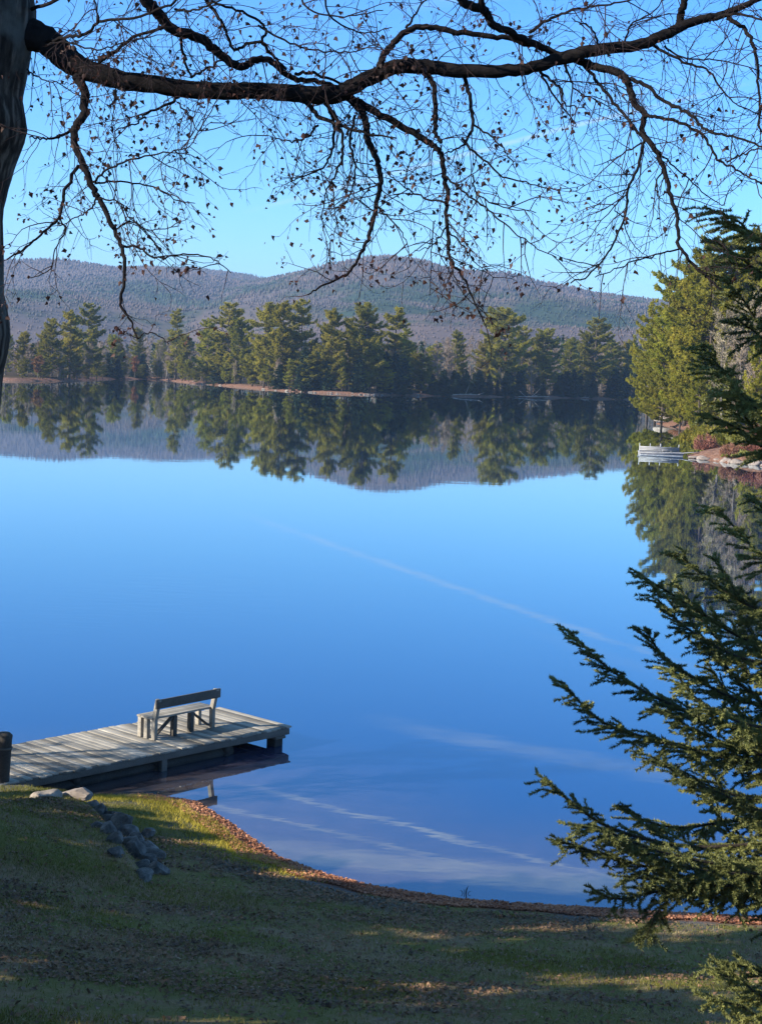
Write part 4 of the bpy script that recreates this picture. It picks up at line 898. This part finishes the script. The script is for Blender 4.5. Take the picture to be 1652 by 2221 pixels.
# traced skeleton: (points, depth at start, depth at end, thickness px at start, at end)
LIMB = [(-30, 40), (40, 68), (100, 88), (150, 130), (200, 157), (270, 175), (340, 184), (420, 195), (500, 198), (580, 197), (650, 204), (720, 207), (760, 190), (820, 160), (870, 143), (950, 148), (1040, 155), (1130, 151), (1190, 135), (1240, 120), (1300, 107), (1380, 99), (1440, 75), (1510, 45), (1560, 33), (1635, 2), (1720, -40), (1850, -70)]
LIMBW = [92, 84, 70, 62, 50, 46, 43, 42, 40, 39, 42, 44, 40, 36, 35, 34, 31, 28, 28, 32, 28, 26, 25, 21, 18, 13, 10, 5]
BR = [
 ([(300, -40), (320, 5), (345, 32), (372, 62), (430, 82), (478, 118), (522, 146), (550, 131), (585, 130), (612, 155), (645, 172), (700, 180), (745, 196)], 10.2, 10.9, 26, 9),
 ([(165, 165), (180, 188), (184, 240), (165, 275), (163, 310), (183, 360), (204, 412), (215, 432), (240, 480), (265, 540), (272, 600), (262, 655), (280, 690), (297, 735)], 10.9, 10.2, 22, 3.5),
 ([(297, 735), (322, 722), (350, 730), (366, 746)], 10.2, 10.15, 3.5, 2), ([(165, 278), (130, 296), (100, 301), (62, 295)], 10.85, 10.5, 8, 3),
 ([(178, 363), (165, 366), (138, 425), (128, 470), (95, 505), (50, 540), (18, 562)], 10.7, 10.3, 9, 3.5), ([(202, 395), (240, 365), (300, 342), (380, 326), (425, 312)], 10.6, 10.0, 6, 2),
 ([(210, 425), (195, 455), (170, 470), (130, 490)], 10.6, 10.9, 5, 2), ([(206, 398), (250, 392), (330, 405), (385, 435), (425, 440)], 10.6, 11.0, 5, 2), ([(265, 535), (300, 536), (335, 558), (400, 550), (455, 560), (500, 590)], 10.4, 10.0, 6, 2),
 ([(250, 500), (290, 480), (330, 520), (350, 548)], 10.5, 10.8, 4, 2), ([(128, 470), (140, 500), (120, 540), (110, 585), (60, 605)], 10.4, 10.7, 4, 2), ([(215, 430), (260, 440), (280, 470), (330, 500), (390, 490)], 10.5, 10.1, 4, 2),
 ([(390, 205), (370, 225), (320, 245), (300, 265), (250, 282)], 10.9, 10.4, 8, 2.5), ([(250, 198), (250, 215), (240, 235)], 10.9, 10.7, 10, 3), ([(385, 222), (410, 250), (430, 282), (460, 262)], 10.7, 10.3, 4, 1.5),
 ([(660, 212), (690, 250), (735, 272), (800, 290), (860, 300)], 10.8, 10.2, 12, 3), ([(700, 212), (720, 250), (725, 290), (715, 340), (690, 370), (640, 385)], 10.8, 11.3, 10, 2.5), ([(690, 272), (660, 300), (620, 305), (580, 295)], 10.8, 11.2, 6, 2),
 ([(745, 205), (780, 235), (793, 270), (800, 310), (818, 350), (826, 395), (815, 450), (800, 512), (780, 552), (758, 590), (705, 618), (668, 640)], 10.85, 10.1, 18, 3),
 ([(720, 240), (742, 300), (740, 350), (720, 390), (705, 425), (700, 500)], 10.6, 10.2, 8, 2), ([(770, 250), (760, 310), (770, 370), (755, 430), (720, 470)], 10.7, 11.0, 7, 2),
 ([(755, 208), (826, 250), (890, 286), (932, 310), (957, 335), (962, 375), (970, 420), (968, 460), (972, 520), (975, 560), (1000, 595), (1020, 640), (1048, 696)], 10.85, 10.3, 17, 3.2),
 ([(975, 560), (985, 600), (1010, 650)], 10.4, 10.2, 4, 1.5), ([(940, 480), (935, 560), (930, 640)], 10.4, 10.1, 3, 1.5),
 ([(918, 150), (940, 185), (943, 245), (944, 285), (958, 310)], 10.75, 10.5, 13, 8), ([(1005, 160), (1018, 215), (1025, 270), (1012, 305), (1000, 318), (965, 335)], 10.75, 10.45, 10, 3),
 ([(1025, 270), (1070, 300), (1100, 335), (1115, 365)], 10.6, 10.2, 5, 2), ([(1000, 300), (1040, 340), (1090, 380), (1150, 400), (1215, 412)], 10.55, 10.2, 6, 2), ([(1025, 380), (1035, 420), (1090, 450), (1160, 460)], 10.5, 10.0, 4, 2),
 ([(962, 380), (1010, 420), (1060, 455), (1110, 500), (1150, 530), (1205, 560)], 10.45, 10.0, 5, 2), ([(968, 440), (920, 430), (870, 400), (835, 370)], 10.45, 10.8, 5, 2), ([(970, 490), (940, 530), (900, 545)], 10.45, 10.2, 4, 1.5),
 ([(972, 500), (1010, 540), (1030, 570), (1070, 600)], 10.45, 10.8, 4, 1.5), ([(815, 445), (850, 480), (880, 520), (890, 575)], 10.3, 10.0, 4, 1.5), ([(826, 395), (790, 420), (770, 460)], 10.35, 10.7, 4, 1.5),
 ([(822, 150), (832, 120), (850, 98), (878, 70), (916, 57), (976, 66), (1050, 77), (1106, 85), (1166, 101), (1225, 122)], 10.6, 10.7, 15, 10),
 ([(985, -30), (1003, 2), (1050, 24), (1066, 50), (1106, 70), (1151, 91), (1200, 115)], 10.2, 10.75, 20, 14), ([(1148, 70), (1180, 48), (1216, 30), (1276, 16), (1345, 4), (1420, -10)], 10.6, 9.9, 8, 3), ([(1046, 25), (1042, -20)], 10.3, 10.2, 14, 12),
 ([(1471, 58), (1476, 30), (1487, -5), (1500, -50)], 10.7, 10.6, 18, 13),
 ([(1235, 125), (1291, 145), (1346, 160), (1364, 187), (1372, 217), (1396, 252), (1394, 290), (1420, 325), (1436, 362), (1451, 415), (1466, 466), (1472, 527), (1492, 562), (1530, 600), (1562, 627)], 10.7, 9.7, 18, 4),
 ([(1396, 295), (1387, 350), (1362, 410), (1356, 468), (1322, 540), (1290, 585), (1240, 616)], 10.3, 9.9, 7, 3), ([(1366, 170), (1400, 187), (1450, 225), (1500, 253), (1530, 281), (1585, 296), (1660, 321)], 10.5, 9.6, 9, 4),
 ([(1398, 253), (1440, 256), (1492, 274), (1532, 302), (1556, 346), (1590, 364), (1622, 384), (1665, 402)], 10.3, 9.8, 8, 3), ([(1258, 135), (1290, 170), (1330, 222), (1368, 268), (1393, 297)], 10.7, 10.3, 8, 6), ([(1575, 352), (1610, 335), (1650, 320)], 9.9, 9.6, 4, 3),
 ([(1425, 330), (1480, 380), (1540, 430), (1570, 445)], 10.1, 10.5, 4, 1.5), ([(1436, 365), (1420, 410), (1440, 440)], 10.0, 9.8, 4, 1.5), ([(1472, 540), (1420, 552), (1350, 575), (1290, 600)], 9.8, 9.5, 4, 2), ([(1390, 310), (1330, 345), (1290, 360)], 10.2, 10.6, 4, 1.5), ([(1366, 400), (1340, 440), (1330, 458)], 10.0, 10.2, 3, 1.5),
 ([(1576, 38), (1610, 60), (1632, 95), (1640, 130), (1645, 200), (1647, 285)], 10.5, 10.0, 10, 4), ([(1545, 40), (1600, 30), (1660, 45)], 10.5, 10.0, 8, 4), ([(1410, 95), (1470, 130), (1530, 150), (1570, 200), (1600, 230)], 10.6, 10.0, 7, 2.5),
 ([(1440, 100), (1480, 125), (1550, 130), (1640, 150)], 10.6, 10.2, 5, 2), ([(1170, 155), (1210, 190), (1225, 225), (1265, 235)], 10.7, 10.3, 7, 2), ([(1170, 155), (1190, 190), (1240, 260), (1250, 275)], 10.7, 11.0, 6, 2), ([(1225, 140), (1245, 190), (1300, 225)], 10.7, 10.9, 6, 2),
 ([(215, 135), (252, 110), (292, 80), (352, 62)], 10.8, 10.5, 9, 6), ([(85, 92), (150, 80), (190, 72), (215, 48), (280, 40), (350, 20), (390, -5)], 10.9, 10.0, 8, 5), ([(215, 48), (210, 20), (205, -20)], 10.5, 10.4, 5, 3), ([(392, 82), (400, 128), (415, 168)], 10.5, 10.9, 7, 5), ([(415, 168), (450, 150), (485, 128)], 10.9, 10.4, 6, 4),
 ([(440, -10), (475, 40), (492, 75), (508, 112)], 10.2, 10.5, 8, 6), ([(510, 108), (540, 95), (567, 88), (575, 60), (535, 28), (470, 8), (440, -15)], 10.5, 10.1, 7, 5), ([(567, 88), (590, 120), (620, 150)], 10.5, 10.6, 8, 6), ([(560, 55), (630, 92), (690, 110), (760, 112), (820, 95)], 10.3, 10.0, 5, 2),
 ([(640, 160), (680, 160), (740, 182)], 10.6, 10.8, 8, 6), ([(100, 100), (140, 90), (210, 108), (260, 95), (340, 75)], 10.6, 10.1, 5, 2), ([(380, 20), (420, 22), (480, 0)], 10.3, 9.9, 6, 3), ([(60, 150), (80, 165), (120, 178), (150, 182)], 10.9, 10.6, 4, 2), ([(70, 20), (140, -10), (200, -60)], 10.9, 10.2, 9, 5), ([(640, -20), (680, 25), (760, 35), (830, 20)], 10.2, 9.9, 5, 2),
 ([(700, -20), (720, 40), (790, 70), (850, 60)], 10.1, 10.4, 5, 2), ([(880, 60), (900, 30), (930, -10)], 10.5, 10.2, 6, 3), ([(1300, 100), (1280, 60), (1240, 40)], 10.7, 10.2, 5, 2), ([(1350, 95), (1370, 50), (1420, 25), (1440, -10)], 10.7, 10.3, 5, 2)]
BRANCHES = []
def px3(P, d0, d1):
    P = np.asarray(P, float); L = np.concatenate([[0], np.cumsum(np.hypot(*np.diff(P, axis=0).T))]); L /= L[-1]
    return np.array([aty(a, b_, d0 + (d1 - d0) * u_) for (a, b_), u_ in zip(P, L)])
LP = catmull(px3(LIMB, 11.0, 10.4), 6)
lw = np.interp(np.linspace(0, 1, len(LP)), np.linspace(0, 1, len(LIMBW)), LIMBW) * 0.44 / FPX * 10.8
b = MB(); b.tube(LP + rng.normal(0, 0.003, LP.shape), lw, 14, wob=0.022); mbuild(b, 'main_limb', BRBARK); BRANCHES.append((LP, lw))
for P, d0, d1, w0, w1 in BR:
    Q = catmull(px3(P, d0, d1), 6); n = len(Q); jt = rng.normal(0, 0.0045, Q.shape); jt[0] = 0; Q = Q + jt
    ww = np.maximum(np.linspace(w0, w1, n) * 0.5 / FPX * 10.5, 0.0022)
    b = MB(); b.tube(Q, ww, 8 if w0 > 8 else 5, wob=0.025 if w0 > 8 else 0.0)
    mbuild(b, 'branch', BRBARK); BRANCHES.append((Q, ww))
tw = MB(); lf = MB()
def leaf(p):
    n = rng.integers(1, 3)
    for _ in range(n):
        c = p + rng.normal(0, 0.02, 3); L = rng.uniform(0.014, 0.031); d = rng.normal(0, 0.6, 3) + [0, 0, -1]; d /= np.linalg.norm(d); s = np.cross(d, rng.normal(0, 1, 3)); s /= np.linalg.norm(s); nn = np.cross(d, s)
        V = [c, c + d * L * 0.5 + s * L * 0.6 + nn * L * 0.3, c + d * L * 0.9 + s * L * 0.35, c + d * L * 1.5, c + d * L * 0.9 - s * L * 0.3 + nn * L * 0.1, c + d * L * 0.45 - s * L * 0.6 + nn * L * 0.35]
        lf.add(np.array(V), tris=[(0, 1, 2), (0, 2, 3), (0, 3, 4), (0, 4, 5)], tint=rng.random())
def twig(p, d, L, r, lev, leafp):
    n = max(4, int(L / 0.055)); st = L / n; P = [p]; q = p.copy(); d = d / np.linalg.norm(d)
    curve = rng.normal(0, 0.10, 3); kids = []
    for i in range(n):
        u_ = i / n
        d = d + curve * 0.55 + rng.normal(0, 0.13, 3) + np.array([0, 0, -0.055 if u_ < 0.6 else 0.06]); d /= np.linalg.norm(d); q = q + d * st; P.append(q)
        if lev < 2 and u_ > 0.12 and rng.random() < (0.62 if lev == 0 else 0.40): kids.append((q.copy(), d.copy(), u_))
    ts = np.linspace(0, 1, n + 1); tw.tube(P, r * (1 - 0.65 * ts), 4 if lev == 0 else 3, cap=False)
    for q, dd, u_ in kids:
        s = rng.normal(0, 1, 3); s -= dd * (s @ dd); s /= np.linalg.norm(s)
        twig(q, dd * 0.75 + s * 0.75, L * rng.uniform(0.25, 0.6) * (1 - 0.5 * u_), max(r * 0.62, 0.0019), lev + 1, leafp)
    if rng.random() < leafp: leaf(P[-1])
    if rng.random() < leafp * 0.5 and n > 4: leaf(P[n // 2])
def to_px(p):
    v = p - CAM; z = v @ fwd; return PW / 2 + FPX * (v @ rgt) / z, PH / 2 - FPX * (v @ upv) / z
for bi, (Q, ww) in enumerate(BRANCHES):
    seg = np.linalg.norm(np.diff(Q, axis=0), axis=1); cum = np.concatenate([[0], np.cumsum(seg)]); Lb = cum[-1]
    pos_ = 0.10
    while pos_ < Lb:
        i = min(np.searchsorted(cum, pos_), len(Q) - 1); p = Q[i]; T = Q[min(i + 1, len(Q) - 1)] - Q[max(i - 1, 0)]; T /= np.linalg.norm(T) + 1e-9
        pos_ += rng.exponential(0.068 if bi else 0.08) + 0.02
        px, py = to_px(p)
        if px < -60 or px > 1720 or py < -200: continue
        s = rng.normal(0, 1, 3); s -= T * (s @ T); s /= np.linalg.norm(s)
        L = rng.uniform(0.18, 0.75) * (1.0 if py < 480 else 0.65)
        if 1040 < px < 1260 and 200 < py < 420: L *= 0.4
        lp = 0.36 if (px < 520 or 640 < px < 1230) else 0.10
        twig(p, T * 0.5 + s * 0.9 + np.array([0, 0, -0.15]), L, rng.uniform(0.0028, 0.0046), 0 if L > 0.3 else 1, lp * (0.4 if py < 60 else 1))
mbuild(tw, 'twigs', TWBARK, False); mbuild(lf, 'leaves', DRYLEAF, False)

# ------------------------------------------------------------------ near spruce at the right
NEEDLE = leaf_mat('near spruce needles', (0.034, 0.050, 0.022), (0.235, 0.245, 0.080), objvar=0, transl=0.2, hue=0, scale=1.1, rough=0.5)
SBARK = surf_mat('spruce bark', [(0.022, 0.017, 0.014), (0.06, 0.046, 0.036)], 6, rough=0.95, bump=0.8, bdist=0.02, bscale=20)
TX, TY = 4.75, 13.7
sz0 = float(near_z(np.array([TX]), np.array([TY]))[0])
SH = 13.0
spr = empty('spruce_tree', (TX, TY, sz0), 'large dark spruce on the lawn, its boughs filling the right edge', 'spruce tree')
SL = np.array(spr.location)
stem = MB(); zz = np.linspace(-0.2, SH, 20); stem.tube(np.stack([0 * zz, 0 * zz, zz], -1) + SL, 0.17 * (1 - np.clip(zz, 0, SH) / SH) ** 0.9 + 0.012, 14, wob=0.03)
stem.v = [q - SL for q in stem.v]; stem.build('trunk', SBARK, spr, smooth=True)
limb = MB(); segA, segB, segT = [], [], []
def spray(P, full=1.0, twl=0.42):
    """side shoots along a bough polyline P"""
    P = np.asarray(P, float); seg = np.linalg.norm(np.diff(P, axis=0), axis=1); cum = np.concatenate([[0], np.cumsum(seg)]); L = cum[-1]
    ts = cum / L; limb.tube(P, 0.011 * L ** 0.7 * (1 - 0.9 * ts) + 0.003, 5, cap=False)
    tone = rng.uniform(0.2, 0.8)
    for a, b_ in zip(P[:-1], P[1:]):
        m = (a + b_) / 2
        if np.linalg.norm(m - P[0]) > 0.35 * L: segA.append(a); segB.append(b_); segT.append(tone)
    pos_ = 0.18 * L; sgn = 1
    while pos_ < L:
        u_ = pos_ / L; p = np.array([np.interp(pos_, cum, P[:, k]) for k in range(3)]); i = min(np.searchsorted(cum, pos_), len(P) - 1); T = P[i] - P[i - 1]; T /= np.linalg.norm(T)
        S = np.cross(T, [0, 0, 1.0]); S /= np.linalg.norm(S) + 1e-9
        sgn = -sgn; pos_ += rng.uniform(0.028, 0.055) / full
        l = min(twl * (1.12 - u_) * rng.uniform(0.5, 1.2) + 0.06, 0.95 * (L - pos_ + 0.14)) ; 
        if l < 0.05: l = 0.05
        d = T * rng.uniform(0.6, 0.95) + S * sgn * rng.uniform(0.45, 0.9) + np.array([0, 0, rng.normal(-0.12, 0.28)]); d /= np.linalg.norm(d)
        n = max(2, int(l / 0.07)); q = p.copy(); prev = p.copy(); tn = np.clip(tone + rng.normal(0, 0.2), 0, 1)
        for k in range(n):
            d = d + np.array([0, 0, -0.05 + 0.07 * k / n]) + rng.normal(0, 0.05, 3); d /= np.linalg.norm(d); q = prev + d * (l / n)
            segA.append(prev); segB.append(q); segT.append(np.clip(tn + 0.25 * k / n, 0, 1))
            if rng.random() < 0.7:
                s2 = np.cross(d, [0, 0, 1.0]) * (1 if rng.random() < .5 else -1); d2 = d * 0.75 + s2 * 0.65 + rng.normal(0, 0.15, 3) + [0, 0, -0.1]; d2 /= np.linalg.norm(d2)
                l2 = rng.uniform(0.09, 0.19) * (0.6 + l); segA.append(q); segB.append(q + d2 * l2); segT.append(np.clip(tn + rng.normal(0.05, 0.12), 0, 1))
            prev = q
def trunkpt(z): return np.array([TX, TY, z])
heroes = [([(1232, 1370), (1320, 1450), (1420, 1512), (1560, 1570), (1700, 1600)], 13.0), ([(1216, 1478), (1300, 1562), (1400, 1600), (1560, 1640), (1700, 1660)], 12.6), ([(1180, 1688), (1252, 1752), (1335, 1800), (1480, 1835), (1660, 1830)], 12.4),
          ([(1400, 1368), (1440, 1425), (1520, 1480), (1650, 1530)], 13.2), ([(1208, 1824), (1290, 1848), (1400, 1880), (1520, 1915), (1680, 1915)], 12.2), ([(1384, 1250), (1450, 1285), (1520, 1330), (1660, 1400)], 13.2), ([(1342, 1748), (1400, 1780), (1480, 1795), (1640, 1780)], 13.4),
          ([(1520, 752), (1580, 815), (1660, 880)], 13.3), ([(1528, 450), (1600, 480), (1680, 530)], 13.2), ([(1528, 2105), (1600, 2125), (1690, 2160)], 12.2), ([(1292, 1935), (1340, 1950), (1420, 1935), (1540, 1930), (1680, 1930)], 12.5), ([(1548, 1100), (1600, 1150), (1690, 1220)], 13.0), ([(1562, 600), (1610, 650), (1690, 720)], 13.6),
          ([(1250, 1790), (1330, 1810), (1440, 1850), (1600, 1880), (1700, 1870)], 12.0), ([(1400, 2035), (1415, 2000), (1440, 1960), (1500, 1925)], 12.4), ([(1530, 2165), (1600, 2180), (1690, 2200)], 12.0), ([(1530, 900), (1600, 930), (1690, 980)], 13.6), ([(1440, 1540), (1520, 1590), (1680, 1640)], 12.6), ([(1410, 1640), (1500, 1690), (1680, 1740)], 12.5), ([(1545, 520), (1605, 560), (1690, 600)], 13.3), ([(1595, 690), (1630, 715), (1690, 740)], 13.3), ([(1535, 800), (1600, 850), (1690, 905)], 13.0), ([(1560, 850), (1610, 900), (1690, 960)], 13.6), ([(1555, 480), (1610, 500), (1690, 515)], 13.6), ([(1425, 1300), (1500, 1370), (1660, 1440)], 12.9), ([(1470, 1200), (1540, 1260), (1680, 1330)], 12.8), ([(1480, 1690), (1560, 1720), (1680, 1760)], 12.3), ([(1455, 1450), (1530, 1530), (1680, 1580)], 12.4), ([(1310, 1810), (1380, 1840), (1480, 1880), (1680, 1890)], 12.0), ([(1350, 1900), (1440, 1910), (1560, 1920), (1690, 1915)], 12.1), ([(1585, 2090), (1630, 2100), (1700, 2110)], 12.4)]
for pts, dep in heroes:
    P = [aty(a, b_, dep + 0.15 * i) for i, (a, b_) in enumerate(pts)]
    zt = P[-1][2]; P.append(trunkpt(zt - 0.05)); P = catmull(np.array(P)[::-1], 7)
    spray(P, 1.0, 0.52)
zprof = ([0.1, 1.0, 2.0, 3.3, 4.0, 5.0, 6.5, 8.0, 10.0, 12.0, 13.0], [0.9, 1.15, 1.75, 2.1, 1.7, 1.3, 1.25, 1.25, 0.9, 0.35, 0.05])
z = 0.15
while z < SH - 0.3:
    nb = 6
    a0 = rng.uniform(0, 6.283)
    for k in range(nb):
        az = a0 + k * 6.283 / nb + rng.normal(0, 0.2); out = np.array([math.cos(az), math.sin(az), 0]); L = np.interp(z, *zprof) * rng.uniform(0.75, 1.08)
        vis = out[0] < 0.35 and 0.3 < z < 9
        ts = np.linspace(0, 1, 9); rise = rng.uniform(-0.12, 0.08) + 0.04 * z / SH
        P = trunkpt(sz0 + z)[None] + out[None] * (L * ts)[:, None]; P[:, 2] += L * (rise * ts - 0.22 * np.sin(ts * 2.6) * 0.8 + 0.45 * ts ** 2.2); P[1:] += rng.normal(0, 0.02, (8, 3))
        spray(P, 0.9 if vis else 0.3, 0.38)
    z += 0.30
A = np.array(segA); B = np.array(segB); Tn = np.array(segT)
def needles(A, B, Tn, per_m, ln, wd):
    L = np.linalg.norm(B - A, axis=1); cnt = np.maximum(3, (L * per_m)).astype(int); idx = np.repeat(np.arange(len(A)), cnt)
    tt = rng.random(len(idx)); ax = (B - A)[idx] / L[idx][:, None]; p = A[idx] + (B - A)[idx] * tt[:, None]
    rad = rng.normal(0, 1, ax.shape); rad -= ax * np.sum(rad * ax, 1)[:, None]; rad /= np.linalg.norm(rad, axis=1)[:, None]
    rad[:, 2] += 0.25
    d = ax * rng.uniform(0.35, 0.9, len(idx))[:, None] + rad * 0.8; d /= np.linalg.norm(d, axis=1)[:, None]
    l = ln * rng.uniform(0.7, 1.2, len(idx)); s = np.cross(d, rad + rng.normal(0, 0.6, rad.shape)); s /= np.linalg.norm(s, axis=1)[:, None] + 1e-9
    V = np.stack([p - s * wd, p + s * wd, p + d * l[:, None]], 1); i = np.arange(len(idx)) * 3
    b = MB(); b.add(V.reshape(-1, 3) - SL, tris=np.stack([i, i + 1, i + 2], -1), tint=np.repeat(np.clip(Tn[idx] + rng.normal(0, 0.1, len(idx)), 0, 1), 3)); return b
print('shoots', len(A), 'length', np.linalg.norm(B - A, axis=1).sum())
needles(A, B, Tn, 640, 0.031, 0.0050).build('needles', NEEDLE, spr)
limb.v = [q - SL for q in limb.v]; limb.build('boughs', SBARK, spr)

# ------------------------------------------------------------------ evergreens beyond the left edge, whose shade lies on the lawn
SHADE = [small_spruce(10, 2.6), small_spruce(10, 3.0)]
for i, (x_, y_, top, wv) in enumerate([(-8.9, 21.6, 4.2, 2.5), (-8.7, 23.2, 3.2, 2.5), (-8.7, 24.6, 2.7, 2.4), (-10.6, 18.4, 9.0, 1.1), (-13.4, 16.4, 11.0, 1.25), (-10.6, 14.4, 10.5, 1.35), (-13.2, 12.6, 11.5, 1.3), (-10.2, 10.6, 11, 1.3), (-11.6, 7.4, 11.2, 1.2), (-9.6, 4.6, 11.0, 1.2), (-9.2, 1.2, 11.5, 1.2), (-8.6, -2.2, 11.5, 1.2)]):
    z_ = float(near_z(np.array([x_]), np.array([y_]))[0]); s = (top - z_) / 10
    place(SHADE[i % 2], (x_, y_, z_ - 0.1), None, s, s * wv, 'dense evergreen beyond the left edge shading the lawn', 'evergreens beyond the left edge', 'spruce tree')
for x_, y_, H in ((-12.4, 25.6, 8), (-14.8, 26.4, 8)):
    z_ = float(near_z(np.array([x_]), np.array([y_]))[0])
    place(BARES[0], (x_, y_, z_ - 0.1), None, H / 15, H / 15, 'leafless tree beyond the left edge near the dock', 'bare trees beyond the left edge', 'bare tree')
# ------------------------------------------------------------------ haze
def haze():
    b = MB(); b.box((0, 2700, 182), 9000, 6800, 384)
    m, t, out = new_mat('haze air'); v = t('ShaderNodeVolumePrincipled'); t.put(v, 'Color', (0.42, 0.64, 1.0, 1)); t.put(v, 'Density', 0.00013); t.put(v, 'Anisotropy', 0.2)
    t.l.new(v.outputs[0], out.inputs['Volume'])
    tag(b.build('haze', m), 'thin blue haze in front of the hills', 'haze', kind='stuff')
haze()

# ------------------------------------------------------------------ render settings
vs = sc.view_settings; vs.view_transform = 'Standard'; vs.look = 'None'; vs.exposure = 1.25; vs.gamma = 1.0
sc.cycles.use_denoising = True
sc.cycles.max_bounces = 8; sc.cycles.diffuse_bounces = 3; sc.cycles.glossy_bounces = 3; sc.cycles.transmission_bounces = 4; sc.cycles.volume_bounces = 0
sc.cycles.sample_clamp_indirect = 6
